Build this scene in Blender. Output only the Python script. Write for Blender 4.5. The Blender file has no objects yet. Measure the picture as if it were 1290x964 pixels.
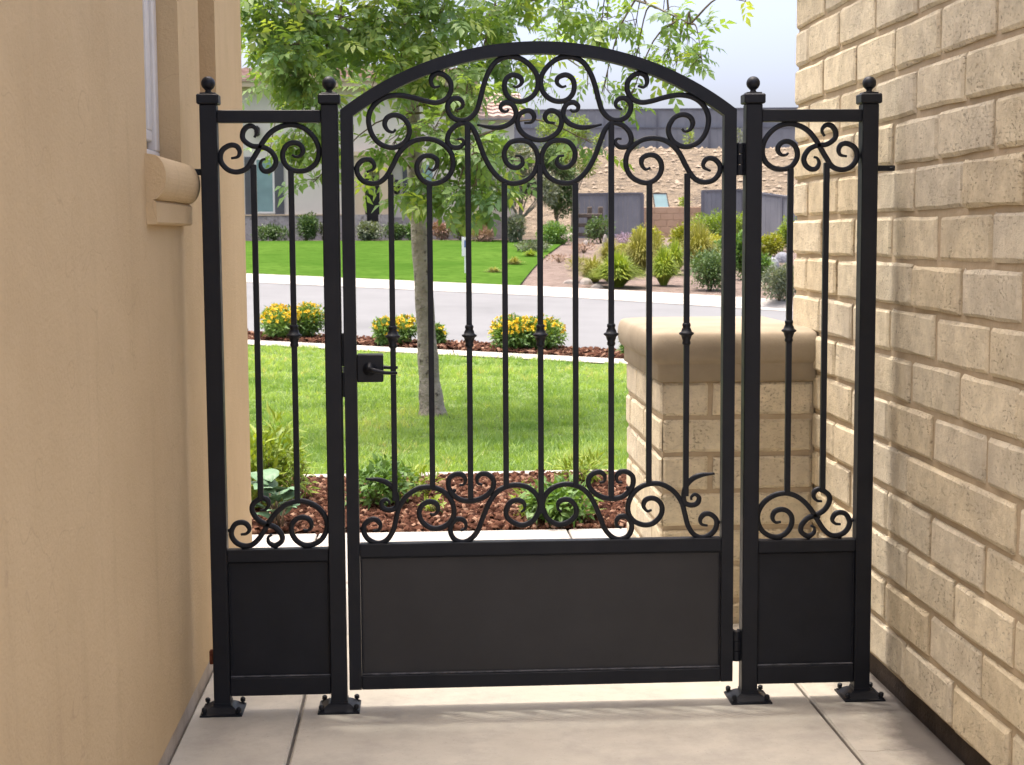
import bpy, math, random
import numpy as np
from mathutils import Vector, Matrix

random.seed(7)
RNG = np.random.default_rng(11)
SC = bpy.context.scene
COL = SC.collection
PI = math.pi

# ------------------------------------------------------------------ camera
F_PX, IMG_W, IMG_H = 1947.1, 1290.0, 964.0
CAM = Vector((-0.3956, -4.996, 1.554))
YAW, PITCH, ROLL = 0.0582, 0.0959, 0.0061
_f = Vector((math.sin(YAW) * math.cos(PITCH), math.cos(YAW) * math.cos(PITCH), -math.sin(PITCH)))
_r = Vector((math.cos(YAW), -math.sin(YAW), 0))
_d = _f.cross(_r)
_R = math.cos(ROLL) * _r + math.sin(ROLL) * _d
_D = -math.sin(ROLL) * _r + math.cos(ROLL) * _d
cam_data = bpy.data.cameras.new('camera')
cam = bpy.data.objects.new('camera', cam_data)
COL.objects.link(cam)
cam.matrix_world = Matrix(((_R.x, -_D.x, -_f.x, CAM.x), (_R.y, -_D.y, -_f.y, CAM.y),
                           (_R.z, -_D.z, -_f.z, CAM.z), (0, 0, 0, 1)))
cam_data.sensor_width = 36.0
cam_data.lens = F_PX / IMG_W * 36.0
cam_data.clip_start, cam_data.clip_end = 0.05, 2000
cam_data.dof.use_dof = True
cam_data.dof.focus_distance = 5.3
cam_data.dof.aperture_fstop = 13.0
SC.camera = cam

# ------------------------------------------------------------------ sky, sun, exposure
SUN_EL, SUN_AZ = math.radians(80), math.radians(-62)       # high hazy noon sun, a little from the left and beyond
world = bpy.data.worlds.new('World'); SC.world = world
world.use_nodes = True
wn = world.node_tree.nodes; wl = world.node_tree.links
sky = wn.new('ShaderNodeTexSky'); sky.sky_type = 'NISHITA'
sky.sun_disc = False; sky.sun_elevation = SUN_EL; sky.sun_rotation = SUN_AZ
sky.air_density = 0.42; sky.dust_density = 6.8; sky.ozone_density = 0.5; sky.altitude = 0
wl.new(sky.outputs[0], wn['Background'].inputs[0])
wn['Background'].inputs[1].default_value = 0.15
sun_data = bpy.data.lights.new('sun', 'SUN'); sun_data.energy = 0.55
sun_data.angle = math.radians(1.6); sun_data.color = (1.0, 0.955, 0.88)
sun = bpy.data.objects.new('sun', sun_data); COL.objects.link(sun)
_sd = Vector((math.sin(SUN_AZ) * math.cos(SUN_EL), math.cos(SUN_AZ) * math.cos(SUN_EL), math.sin(SUN_EL)))
sun.rotation_euler = _sd.to_track_quat('Z', 'Y').to_euler(); sun.location = (0, 0, 30)
vs = SC.view_settings
vs.view_transform = 'Standard'; vs.look = 'None'; vs.gamma = 1.0; vs.use_curve_mapping = False
vs.exposure = 2.0

# ------------------------------------------------------------------ helpers
def at(px, py, Y):
    """World point seen at photo pixel (px, py) at distance plane Y."""
    v = _f + _R * ((px - IMG_W / 2) / F_PX) + _D * ((py - IMG_H / 2) / F_PX)
    return CAM + v * ((Y - CAM.y) / v.y)

def tag(o, label, cat, group=None, kind=None):
    if label: o['label'] = label
    if cat: o['category'] = cat
    if group: o['group'] = group
    if kind: o['kind'] = kind
    return o

def struct(o):
    o['kind'] = 'structure'
    return o

def link(name, mesh, parent=None, loc=(0, 0, 0), rot=(0, 0, 0), scale=(1, 1, 1)):
    o = bpy.data.objects.new(name, mesh); COL.objects.link(o)
    o.location = loc; o.rotation_euler = rot; o.scale = scale
    if parent is not None: o.parent = parent
    return o

def empty(name, loc=(0, 0, 0), rz=0.0):
    o = bpy.data.objects.new(name, None); COL.objects.link(o)
    o.location = loc; o.rotation_euler = (0, 0, rz); o.empty_display_size = 0.1
    return o

class MB:
    """Collects geometry in world or local coordinates and builds one mesh."""
    def __init__(s): s.v = []; s.f = []
    def add(s, verts, faces):
        b = len(s.v); s.v += [tuple(p) for p in verts]; s.f += [tuple(i + b for i in q) for q in faces]; return s
    def box(s, x0, x1, y0, y1, z0, z1):
        return s.add([(x0, y0, z0), (x1, y0, z0), (x1, y1, z0), (x0, y1, z0), (x0, y0, z1), (x1, y0, z1), (x1, y1, z1), (x0, y1, z1)],
                     [(0, 3, 2, 1), (4, 5, 6, 7), (0, 1, 5, 4), (1, 2, 6, 5), (2, 3, 7, 6), (3, 0, 4, 7)])
    def bbox(s, x0, x1, y0, y1, z0, z1, b=0.003):
        """Box with chamfered edges."""
        pts = []; X = (x0, x1); Y = (y0, y1); Z = (z0, z1); sg = (1, -1); idx = {}
        for i in (0, 1):
            for j in (0, 1):
                for k in (0, 1):
                    c = [X[i], Y[j], Z[k]]; d = [sg[i] * b, sg[j] * b, sg[k] * b]
                    for a in range(3):
                        p = [c[n] + (0 if n == a else d[n]) for n in range(3)]
                        idx[(i, j, k, a)] = len(pts); pts.append(p)
        fs = []
        def q(l): fs.append(tuple(idx[t] for t in l))
        for a in range(3):
            o1, o2 = [n for n in range(3) if n != a]
            for sd in (0, 1):
                l = []
                for u, w in ((0, 0), (1, 0), (1, 1), (0, 1)):
                    t = [0, 0, 0]; t[a] = sd; t[o1] = u; t[o2] = w; l.append((t[0], t[1], t[2], a))
                q(l)
        for a in range(3):
            o1, o2 = [n for n in range(3) if n != a]
            for u in (0, 1):
                for w in (0, 1):
                    t0 = [0, 0, 0]; t0[o1] = u; t0[o2] = w; t1 = list(t0); t1[a] = 1
                    q([(*t0, o1), (*t1, o1), (*t1, o2), (*t0, o2)])
        for i in (0, 1):
            for j in (0, 1):
                for k in (0, 1): q([(i, j, k, 0), (i, j, k, 1), (i, j, k, 2)])
        return s.add(pts, fs)
    def tube(s, pts, rad, n=8, cap=True):
        pts = [Vector(p) for p in pts]; m = len(pts)
        if not hasattr(rad, '__len__'): rad = [rad] * m
        b = len(s.v); up = None
        for i in range(m):
            t = (pts[min(i + 1, m - 1)] - pts[max(i - 1, 0)]).normalized()
            if up is None:
                up = t.cross(Vector((0.3, 0.9, 0.2))).normalized()
            side = t.cross(up)
            if side.length < 1e-6: side = t.orthogonal()
            side.normalize(); up = side.cross(t).normalized()
            for k in range(n):
                a = 2 * PI * k / n
                s.v.append(tuple(pts[i] + (side * math.cos(a) + up * math.sin(a)) * rad[i]))
        for i in range(m - 1):
            for k in range(n):
                k2 = (k + 1) % n
                s.f.append((b + i * n + k, b + i * n + k2, b + (i + 1) * n + k2, b + (i + 1) * n + k))
        if cap:
            s.f.append(tuple(b + k for k in range(n))[::-1]); s.f.append(tuple(b + (m - 1) * n + k for k in range(n)))
        return s
    def lathe(s, prof, n=16, c=(0, 0, 0)):
        b = len(s.v)
        for r, z in prof:
            for k in range(n):
                a = 2 * PI * k / n; s.v.append((c[0] + r * math.cos(a), c[1] + r * math.sin(a), c[2] + z))
        for i in range(len(prof) - 1):
            for k in range(n):
                k2 = (k + 1) % n
                s.f.append((b + i * n + k, b + i * n + k2, b + (i + 1) * n + k2, b + (i + 1) * n + k))
        s.f.append(tuple(b + k for k in range(n))[::-1]); s.f.append(tuple(b + (len(prof) - 1) * n + k for k in range(n)))
        return s
    def grid(s, fn, nu, nv):
        b = len(s.v)
        for j in range(nv + 1):
            for i in range(nu + 1): s.v.append(tuple(fn(i / nu, j / nv)))
        for j in range(nv):
            for i in range(nu):
                a = b + j * (nu + 1) + i; s.f.append((a, a + 1, a + nu + 2, a + nu + 1))
        return s
    def extrude(s, poly, axis, a0, a1):
        """Extrude a closed 2-D polygon along an axis ('x','y','z')."""
        n = len(poly); b = len(s.v)
        for a in (a0, a1):
            for u, w in poly:
                s.v.append({'x': (a, u, w), 'y': (u, a, w), 'z': (u, w, a)}[axis])
        for k in range(n):
            k2 = (k + 1) % n; s.f.append((b + k, b + k2, b + n + k2, b + n + k))
        s.f.append(tuple(b + k for k in range(n))[::-1]); s.f.append(tuple(b + n + k for k in range(n)))
        return s
    def mesh(s, name, m, smooth=False):
        me = bpy.data.meshes.new(name); me.from_pydata(s.v, [], s.f)
        if m is not None: me.materials.append(m)
        me.validate()
        import bmesh
        bm = bmesh.new(); bm.from_mesh(me); bmesh.ops.recalc_face_normals(bm, faces=bm.faces); bm.to_mesh(me); bm.free()
        if smooth: me.polygons.foreach_set('use_smooth', [True] * len(me.polygons))
        return me
    def build(s, name, m, parent=None, smooth=False, loc=(0, 0, 0), **k):
        return link(name, s.mesh(name, m, smooth), parent, loc, **k)

def np_mesh(name, V, F, m, tint=None, smooth=False):
    """Big mesh from arrays: V (n,3), F (m,k) faces all of k corners, tint per face."""
    me = bpy.data.meshes.new(name); nf, k = F.shape
    me.vertices.add(len(V)); me.vertices.foreach_set('co', np.ascontiguousarray(V, dtype=np.float32).ravel())
    me.loops.add(nf * k); me.loops.foreach_set('vertex_index', np.ascontiguousarray(F, dtype=np.int32).ravel())
    me.polygons.add(nf); me.polygons.foreach_set('loop_start', np.arange(0, nf * k, k, dtype=np.int32))
    me.polygons.foreach_set('loop_total', np.full(nf, k, dtype=np.int32))
    if tint is not None:
        a = me.attributes.new('tint', 'FLOAT', 'FACE'); a.data.foreach_set('value', np.asarray(tint, dtype=np.float32))
    if smooth: me.polygons.foreach_set('use_smooth', np.ones(nf, dtype=bool))
    me.materials.append(m); me.update(calc_edges=True)
    return me

def catmull(pts, n=6):
    P = [Vector(p) for p in pts]; P = [P[0] * 2 - P[1]] + P + [P[-1] * 2 - P[-2]]; out = []
    for i in range(1, len(P) - 2):
        a, b, c, d = P[i - 1], P[i], P[i + 1], P[i + 2]
        for k in range(n):
            t = k / n
            out.append(0.5 * ((2 * b) + (c - a) * t + (2 * a - 5 * b + 4 * c - d) * t * t + (3 * b - a - 3 * c + d) * t ** 3))
    out.append(P[-2]); return out

# ------------------------------------------------------------------ materials
def new_mat(name):
    m = bpy.data.materials.new(name); m.use_nodes = True
    nt = m.node_tree; return m, nt, nt.nodes['Principled BSDF'], nt.nodes, nt.links

def N(nodes, t, **kw):
    n = nodes.new(t)
    for k, v in kw.items(): setattr(n, k, v)
    return n

def noise(nt, coord, scale, detail=4, rough=0.55):
    n = nt.nodes.new('ShaderNodeTexNoise'); n.inputs['Scale'].default_value = scale
    n.inputs['Detail'].default_value = detail; n.inputs['Roughness'].default_value = rough
    nt.links.new(coord, n.inputs['Vector']); return n.outputs['Fac']

def ramp(nt, fac, stops):
    r = nt.nodes.new('ShaderNodeValToRGB'); e = r.color_ramp.elements
    while len(e) < len(stops): e.new(0.5)
    for i, (p, c) in enumerate(stops):
        e[i].position = p; e[i].color = (*c, 1) if len(c) == 3 else c
    nt.links.new(fac, r.inputs[0]); return r.outputs[0]

def mix(nt, a, b, fac, mode='MIX'):
    m = nt.nodes.new('ShaderNodeMix'); m.data_type = 'RGBA'; m.blend_type = mode
    for sock, v in ((m.inputs[0], fac), (m.inputs[6], a), (m.inputs[7], b)):
        if isinstance(v, (int, float)): sock.default_value = v
        elif isinstance(v, tuple): sock.default_value = (*v, 1) if len(v) == 3 else v
        else: nt.links.new(v, sock)
    return m.outputs[2]

def bump(nt, bsdf, h, strength=0.3, dist=0.01):
    b = nt.nodes.new('ShaderNodeBump'); b.inputs['Strength'].default_value = strength
    b.inputs['Distance'].default_value = dist
    nt.links.new(h, b.inputs['Height']); nt.links.new(b.outputs[0], bsdf.inputs['Normal']); return b

def pos(nt): return nt.nodes.new('ShaderNodeNewGeometry').outputs['Position']
def objco(nt): return nt.nodes.new('ShaderNodeTexCoord').outputs['Object']

def surf(name, c0, c1, scale=6, rough=0.8, bscale=60, bstr=0.25, bdist=0.004, fine=None, spec=0.3, metallic=0.0):
    """Two-tone mottled surface with fine relief."""
    m, nt, b, nodes, L = new_mat(name); p = pos(nt)
    f = noise(nt, p, scale, 6, 0.6)
    c = ramp(nt, f, [(0.3, c0), (0.7, c1)])
    if fine:
        f2 = noise(nt, p, fine[0], 3, 0.6)
        c = mix(nt, c, fine[1], ramp(nt, f2, [(fine[2], (0, 0, 0)), (fine[3], (1, 1, 1))]))
    L.new(c, b.inputs['Base Color']); b.inputs['Roughness'].default_value = rough
    b.inputs['Specular IOR Level'].default_value = spec; b.inputs['Metallic'].default_value = metallic
    if bstr: bump(nt, b, noise(nt, p, bscale, 4, 0.65), bstr, bdist)
    return m

def leaf_mat(name, dark, light, extra=None, trans=0.35, rough=0.45, spec=0.3):
    """Leaf: colour from the per-leaf tint attribute, thin translucency."""
    m, nt, b, nodes, L = new_mat(name)
    a = nodes.new('ShaderNodeAttribute'); a.attribute_name = 'tint'
    st = [(0.0, dark), (0.75, light)]
    if extra: st.append((1.0, extra))
    c = ramp(nt, a.outputs['Fac'], st)
    L.new(c, b.inputs['Base Color']); b.inputs['Roughness'].default_value = rough
    b.inputs['Specular IOR Level'].default_value = spec
    t = nodes.new('ShaderNodeBsdfTranslucent'); L.new(mix(nt, c, (1.0, 1.0, 0.25), 1.0, 'MULTIPLY'), t.inputs[0])
    mx = nodes.new('ShaderNodeMixShader'); mx.inputs[0].default_value = trans
    L.new(b.outputs[0], mx.inputs[1]); L.new(t.outputs[0], mx.inputs[2])
    L.new(mx.outputs[0], nodes['Material Output'].inputs[0])
    return m

def iron_mat():
    m, nt, b, nodes, L = new_mat('black_iron'); p = pos(nt)
    c = ramp(nt, noise(nt, p, 9, 5, 0.6), [(0.3, (0.0040, 0.0052, 0.0085)), (0.75, (0.0080, 0.0096, 0.0140))])
    L.new(c, b.inputs['Base Color'])
    r = ramp(nt, noise(nt, p, 14, 6, 0.65), [(0.3, (0.40, 0.40, 0.40)), (0.7, (0.58, 0.58, 0.58))]); L.new(r, b.inputs['Roughness'])
    b.inputs['Specular IOR Level'].default_value = 0.32
    bump(nt, b, noise(nt, p, 240, 2, 0.5), 0.12, 0.001)
    return m

def stucco_mat():
    m, nt, b, nodes, L = new_mat('tan_stucco'); p = pos(nt)
    c = ramp(nt, noise(nt, p, 1.3, 6, 0.62), [(0.3, (0.505, 0.372, 0.212)), (0.7, (0.590, 0.445, 0.262))])
    mp = nodes.new('ShaderNodeMapping'); mp.inputs['Scale'].default_value = (5, 5, 0.7); L.new(p, mp.inputs[0])
    st = ramp(nt, noise(nt, mp.outputs[0], 1.7, 5, 0.6), [(0.56, (0, 0, 0)), (0.80, (0.35, 0.35, 0.35))])
    c = mix(nt, c, (0.40, 0.295, 0.175), st)
    L.new(c, b.inputs['Base Color']); b.inputs['Roughness'].default_value = 0.93; b.inputs['Specular IOR Level'].default_value = 0.15
    vo = nodes.new('ShaderNodeTexVoronoi'); vo.feature = 'DISTANCE_TO_EDGE'; vo.inputs['Scale'].default_value = 1.1
    wv = nodes.new('ShaderNodeVectorMath'); wv.operation = 'ADD'; L.new(p, wv.inputs[0]); nn = nodes.new('ShaderNodeTexNoise'); nn.inputs['Scale'].default_value = 3.0; L.new(p, nn.inputs['Vector']); L.new(nn.outputs['Color'], wv.inputs[1]); L.new(wv.outputs[0], vo.inputs['Vector'])
    h = mix(nt, noise(nt, p, 85, 5, 0.75), noise(nt, p, 11, 5, 0.65), 0.5)
    bump(nt, b, h, 0.8, 0.010)
    gr = ramp(nt, noise(nt, p, 240, 2, 0.5), [(0.62, (0, 0, 0)), (0.75, (0.28, 0.28, 0.28))])
    c2 = mix(nt, c, (0.27, 0.19, 0.12), gr)
    ck = ramp(nt, vo.outputs['Distance'], [(0.0, (0.22, 0.22, 0.22)), (0.004, (0, 0, 0))])
    L.new(mix(nt, c2, (0.25, 0.17, 0.11), ck), b.inputs['Base Color'])
    return m

def block_mat(name='block_stone'):
    m, nt, b, nodes, L = new_mat(name); p = pos(nt)
    oi = nodes.new('ShaderNodeObjectInfo')
    base = ramp(nt, oi.outputs['Random'], [(0.0, (0.68, 0.58, 0.395)), (0.35, (0.75, 0.665, 0.48)), (0.6, (0.67, 0.60, 0.455)), (1.0, (0.78, 0.685, 0.49))])
    mott = ramp(nt, noise(nt, p, 12, 8, 0.72), [(0.3, (0.72, 0.70, 0.67)), (0.68, (1.08, 1.07, 1.05))])
    c = mix(nt, base, mott, 1.0, 'MULTIPLY')
    sm = ramp(nt, noise(nt, p, 3.2, 5, 0.6), [(0.52, (0, 0, 0)), (0.72, (0.30, 0.30, 0.30))])
    c = mix(nt, c, (0.30, 0.265, 0.22), sm)
    pm = nodes.new('ShaderNodeMapping'); pm.inputs['Scale'].default_value = (1, 1, 1.6); L.new(p, pm.inputs[0])
    pits = ramp(nt, noise(nt, pm.outputs[0], 75, 3, 0.6), [(0.56, (0, 0, 0)), (0.66, (1, 1, 1))])
    gate = ramp(nt, noise(nt, p, 7, 3, 0.6), [(0.40, (0.15, 0.15, 0.15)), (0.60, (1, 1, 1))])
    pit = mix(nt, pits, gate, 1.0, 'MULTIPLY')
    c = mix(nt, c, (0.20, 0.155, 0.11), mix(nt, pit, (0.55, 0.55, 0.55), 1.0, 'MULTIPLY'))
    L.new(c, b.inputs['Base Color']); b.inputs['Roughness'].default_value = 0.9; b.inputs['Specular IOR Level'].default_value = 0.2
    inv = nodes.new('ShaderNodeInvert'); L.new(pit, inv.inputs[1])
    h = mix(nt, noise(nt, p, 19, 8, 0.74), inv.outputs[0], 0.3)
    bump(nt, b, h, 0.85, 0.018)
    return m

def concrete_mat(name, c0, c1, stain=(0.22, 0.205, 0.19), amount=0.5):
    m, nt, b, nodes, L = new_mat(name); p = pos(nt)
    c = ramp(nt, noise(nt, p, 2.6, 6, 0.62), [(0.3, c0), (0.7, c1)])
    oi = nodes.new('ShaderNodeObjectInfo'); c = mix(nt, c, ramp(nt, oi.outputs['Random'], [(0.0, (0.86, 0.87, 0.90)), (1.0, (1.04, 1.02, 0.99))]), 1.0, 'MULTIPLY')
    s = ramp(nt, noise(nt, p, 4.5, 7, 0.72), [(0.46, (0, 0, 0)), (0.74, (amount,) * 3)])
    c = mix(nt, c, stain, s)
    if name == 'path_concrete':            # darker with a ragged edge towards the foot of the block wall
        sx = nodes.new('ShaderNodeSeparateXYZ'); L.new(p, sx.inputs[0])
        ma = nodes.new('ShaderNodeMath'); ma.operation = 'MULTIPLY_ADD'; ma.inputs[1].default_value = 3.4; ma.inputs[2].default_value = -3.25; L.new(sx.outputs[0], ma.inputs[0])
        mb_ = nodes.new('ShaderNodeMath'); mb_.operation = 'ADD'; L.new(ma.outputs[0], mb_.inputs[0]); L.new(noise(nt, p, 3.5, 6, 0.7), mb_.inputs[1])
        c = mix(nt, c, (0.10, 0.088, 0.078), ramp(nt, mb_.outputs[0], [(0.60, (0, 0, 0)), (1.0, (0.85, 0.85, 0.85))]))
        c = mix(nt, c, (0.20, 0.19, 0.19), ramp(nt, noise(nt, p, 1.5, 8, 0.75), [(0.54, (0, 0, 0)), (0.72, (0.30, 0.30, 0.30))]))
    sp = ramp(nt, noise(nt, p, 130, 2, 0.5), [(0.66, (0, 0, 0)), (0.76, (0.5, 0.5, 0.5))])
    c = mix(nt, c, (0.16, 0.15, 0.14), sp)
    L.new(c, b.inputs['Base Color']); b.inputs['Roughness'].default_value = 0.85; b.inputs['Specular IOR Level'].default_value = 0.25
    mp = nodes.new('ShaderNodeMapping'); mp.inputs['Scale'].default_value = (30, 220, 30); L.new(p, mp.inputs[0])
    bump(nt, b, mix(nt, noise(nt, mp.outputs[0], 1, 3, 0.6), noise(nt, p, 90, 4, 0.6), 0.5), 0.25, 0.003)
    return m

M = {}
M['iron'] = iron_mat()
M['sheet'] = surf('sheet_paint', (0.021, 0.0202, 0.0200), (0.034, 0.0325, 0.0320), 2.6, 0.55, 160, 0.08, 0.001, spec=0.4)
M['steel'] = surf('worn_steel', (0.10, 0.10, 0.11), (0.22, 0.22, 0.23), 30, 0.45, 90, 0.1, metallic=0.7)
M['rust'] = surf('rust', (0.10, 0.028, 0.015), (0.20, 0.06, 0.025), 60, 0.9, 120, 0.5)
M['stucco'] = stucco_mat()
M['foundation'] = concrete_mat('foundation_concrete', (0.38, 0.32, 0.25), (0.52, 0.47, 0.41), (0.17, 0.14, 0.11), 0.8)
M['dusty'] = surf('dusty_paint', (0.03, 0.03, 0.032), (0.15, 0.15, 0.155), 26, 0.7, 120, 0.3, 0.002)
M['block'] = block_mat()
M['mortar'] = surf('mortar', (0.38, 0.295, 0.185), (0.52, 0.415, 0.275), 7, 0.95, 70, 0.5, 0.006)
M['cap'] = surf('cast_stone', (0.25, 0.205, 0.142), (0.335, 0.28, 0.20), 5, 0.9, 80, 0.3, 0.004, fine=(70, (0.30, 0.23, 0.15), 0.64, 0.74))
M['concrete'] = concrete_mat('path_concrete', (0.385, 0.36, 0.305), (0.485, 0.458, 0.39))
M['walk'] = concrete_mat('walk_concrete', (0.36, 0.335, 0.295), (0.43, 0.40, 0.355), (0.26, 0.24, 0.21), 0.35)
M['joint'] = surf('joint_grit', (0.10, 0.09, 0.08), (0.16, 0.145, 0.13), 40, 0.95)
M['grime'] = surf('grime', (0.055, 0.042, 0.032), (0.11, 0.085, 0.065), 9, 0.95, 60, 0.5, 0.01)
M['soil'] = surf('soil', (0.060, 0.036, 0.022), (0.11, 0.065, 0.040), 20, 0.95, 60, 0.8, 0.02)
M['asphalt'] = surf('asphalt', (0.160, 0.164, 0.166), (0.185, 0.189, 0.191), 0.9, 0.9, 70, 0.3, 0.006, fine=(0.35, (0.135, 0.139, 0.141), 0.55, 0.75), spec=0.08)
M['turf'] = surf('turf_soil', (0.09, 0.15, 0.03), (0.15, 0.21, 0.05), 3, 0.95, 60, 0.9, 0.02)
M['far_turf'] = surf('far_turf', (0.038, 0.090, 0.012), (0.072, 0.136, 0.022), 0.45, 0.95, 25, 0.6, 0.02, fine=(4, (0.034, 0.078, 0.010), 0.45, 0.72), spec=0.0)
M['window_white'] = surf('window_vinyl', (0.62, 0.60, 0.57), (0.70, 0.68, 0.65), 5, 0.5, bstr=0)
def glass_mat(name, c, rough=0.05):
    m, nt, b, nodes, L = new_mat(name)
    f = ramp(nt, noise(nt, pos(nt), 1.5, 2), [(0.3, c), (0.7, tuple(x * 1.35 for x in c))]); L.new(f, b.inputs['Base Color'])
    b.inputs['Roughness'].default_value = rough; b.inputs['Specular IOR Level'].default_value = 0.8; return m
M['glass'] = glass_mat('dark_glass', (0.035, 0.04, 0.045))
M['blind_glass'] = glass_mat('blind_glass', (0.17, 0.27, 0.275), 0.2)

# ------------------------------------------------------------------ ground shape
def clamp(x, a, b): return max(a, min(b, x))
def sstep(t): t = clamp(t, 0, 1); return t * t * (3 - 2 * t)
SK = 0.39                                   # the street runs at a slant: u = Y + SK * X is constant along it
def H(X, Y):
    u = Y + SK * X; xc = clamp(X, -16, 14)
    zB = 0.033 * (2 - clamp(X, -8, 8)); zE = 0.38 + 0.0412 * (4.67 - xc)
    if u < 5.2: h = 0.0
    elif u < 13.9: h = zB * ((u - 5.2) / 8.7)
    elif u < 16.4: h = zB
    elif u < 26.2: h = zB + (zE - zB) * (u - 16.4) / 9.8
    else:
        t = clamp((Y - (26.2 - SK * X)) / max(1.0, 47.5 - (26.2 - SK * X)), 0, 1); h = zE + (1.40 - zE) * t
    if Y > 52: 
        h += 4.6 * sstep((Y - 52) / 23.0) if Y < 75 else 4.6
    return h

def sheet(name, m, y0, y1, x0, x1, nx, ny, dz=0.0, wob=0.0, slant=True):
    """Strip of ground between u=y0 and u=y1 (or plain Y) laid on the terrain."""
    mb = MB()
    def fn(a, b):
        x = x0 + (x1 - x0) * a; u = y0 + (y1 - y0) * b; y = u - SK * x if slant else u
        return (x, y, H(x, y) + dz + wob * (random.random() - 0.5))
    mb.grid(fn, nx, ny)
    return struct(mb.build(name, m, smooth=True))

# terrain that everything lies on
_t = MB()
_xs = [-220, -120, -70, -40] + list(range(-26, 27, 2)) + [40, 70, 120, 220]
_ys = [-60, -30, -12, -6] + list(range(-4, 80, 2)) + [90, 120, 170, 260, 500]
_t.grid(lambda a, b: (_xs[round(a * (len(_xs) - 1))], _ys[round(b * (len(_ys) - 1))],
        H(_xs[round(a * (len(_xs) - 1))], _ys[round(b * (len(_ys) - 1))]) - 0.14), len(_xs) - 1, len(_ys) - 1)
M['hill'] = surf('dry_hill', (0.155, 0.120, 0.080), (0.225, 0.178, 0.122), 0.8, 0.95, 3.0, 1.0, 0.35, fine=(2.2, (0.10, 0.08, 0.058), 0.48, 0.66))
struct(_t.build('terrain', M['hill'], smooth=True))

# ------------------------------------------------------------------ concrete path: slabs with open joints
path = struct(MB().box(-1.165, 1.30, -9.0, 3.04, -0.10, -0.022).build('concrete_path', M['joint']))
def slab(x0, x1, y0, y1, m=None):
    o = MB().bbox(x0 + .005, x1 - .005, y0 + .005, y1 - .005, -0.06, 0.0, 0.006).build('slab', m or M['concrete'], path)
    return o
XJ, XJ2 = -0.807, 0.885
for (x0, x1) in ((-1.163, XJ), (XJ, XJ2), (XJ2, 1.188)):
    for (y0, y1) in ((-8.9, -5.0), (-5.0, -2.2), (-2.2, 0.95)): slab(x0, x1, y0, y1)
slab(-1.163, XJ, 0.95, 1.75); slab(XJ, 0.38, 0.95, 1.85); slab(0.38, 1.155, 0.95, 1.0)
walk = struct(MB().box(-3.6, 1.5, 1.87, 3.03, -0.12, -0.024).build('front_walk', M['joint']))
for (x0, x1) in ((-3.55, -2.15), (-2.15, -0.95), (-0.95, 0.36), (0.36, 1.45)):
    MB().bbox(x0 + .005, x1 - .005, 1.865, 3.02, -0.06, 0.0015, 0.006).build('slab', M['walk'], walk)
# crack across the near right slab
crack = MB()
_cp = [(0.90, -0.545), (0.95, -0.556), (0.985, -0.545), (1.03, -0.552), (1.07, -0.538), (1.13, -0.53)]
for (a, b_) in zip(_cp[:-1], _cp[1:]): crack.add([(a[0], a[1] - .0012, .0012), (b_[0], b_[1] - .001, .0012), (b_[0], b_[1] + .0012, .0012), (a[0], a[1] + .0008, .0012)], [(0, 1, 2, 3)])
crack.build('crack', M['joint'], path)

# planting bed, mow kerb, lawn, pavement, street
bed = struct(MB().grid(lambda a, b: (-5 + 10 * a, 3.04 + 1.84 * b, -0.035 + 0.02 * math.sin(9 * a * 3 + 4 * b) * math.sin(7 * b)), 40, 10).build('planting_bed', M['soil'], smooth=True))
kerb = struct(MB().box(-5, 5, 4.87, 4.98, -0.1, -0.03).build('mow_kerb', M['joint']))
for i in range(9):
    MB().bbox(-5 + i * 1.11 + .004, -5 + (i + 1) * 1.11 - .004, 4.87, 4.98, -0.08, 0.012 + 0.004 * random.random(), 0.008).build('kerb_piece', M['walk'], kerb)
_l = MB(); _l.grid(lambda a, b: (-16 + 32 * a, 4.98 + (13.9 - SK * (-16 + 32 * a) - 4.98) * b, H(-16 + 32 * a, 4.98 + (13.9 - SK * (-16 + 32 * a) - 4.98) * b) - 0.004), 40, 24)
struct(_l.build('lawn', M['turf'], smooth=True))
pave = sheet('pavement', M['joint'], 13.9, 14.75, -18, 18, 60, 2, -0.012)
for i in range(24):
    x0 = -18 + i * 1.5; mb = MB()
    mb.grid(lambda a, b: (x0 + .006 + 1.488 * a, 13.91 + .83 * b - SK * (x0 + 1.5 * a), H(x0 + 1.5 * a, 13.91 + .83 * b - SK * (x0 + 1.5 * a)) + 0.012), 2, 2)
    if -9 < x0 < 8: mb.build('pavement_slab', M['walk'], pave)
sheet('verge', M['soil'], 14.75, 16.05, -18, 18, 60, 6, 0.0, 0.03)
_k = MB(); 
for i in range(36):
    x0 = -18 + i; x1 = x0 + 1
    P = [(x, u - SK * x, H(x, 16.1 - SK * x) + dz) for x in (x0, x1) for u, dz in ((16.05, -.12), (16.05, .02), (16.2, .02), (16.22, -.12))]
    _k.add(P, [(0, 1, 5, 4), (1, 2, 6, 5), (2, 3, 7, 6)])
struct(_k.build('street_kerb', M['walk']))
sheet('street', M['asphalt'], 16.2, 26.0, -60, 40, 60, 12, -0.10)
# far gutter and kerb; its right part swings towards us at a driveway apron
def far_edge(x): return 25.45 - 1.0 * sstep((x - 1.5) / 6.0)
_g = MB(); _g.grid(lambda a, b: (-60 + 100 * a, far_edge(-60 + 100 * a) + (0.75 + 0.9 * sstep((-60 + 100 * a - 1.0) / 4)) * b - SK * (-60 + 100 * a), H(-60 + 100 * a, far_edge(-60 + 100 * a) + 1.2 * b - SK * (-60 + 100 * a)) - 0.092 + 0.10 * sstep((b - .5) / .3)), 150, 8)
struct(_g.build('far_gutter', M['walk'], smooth=True))

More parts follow.
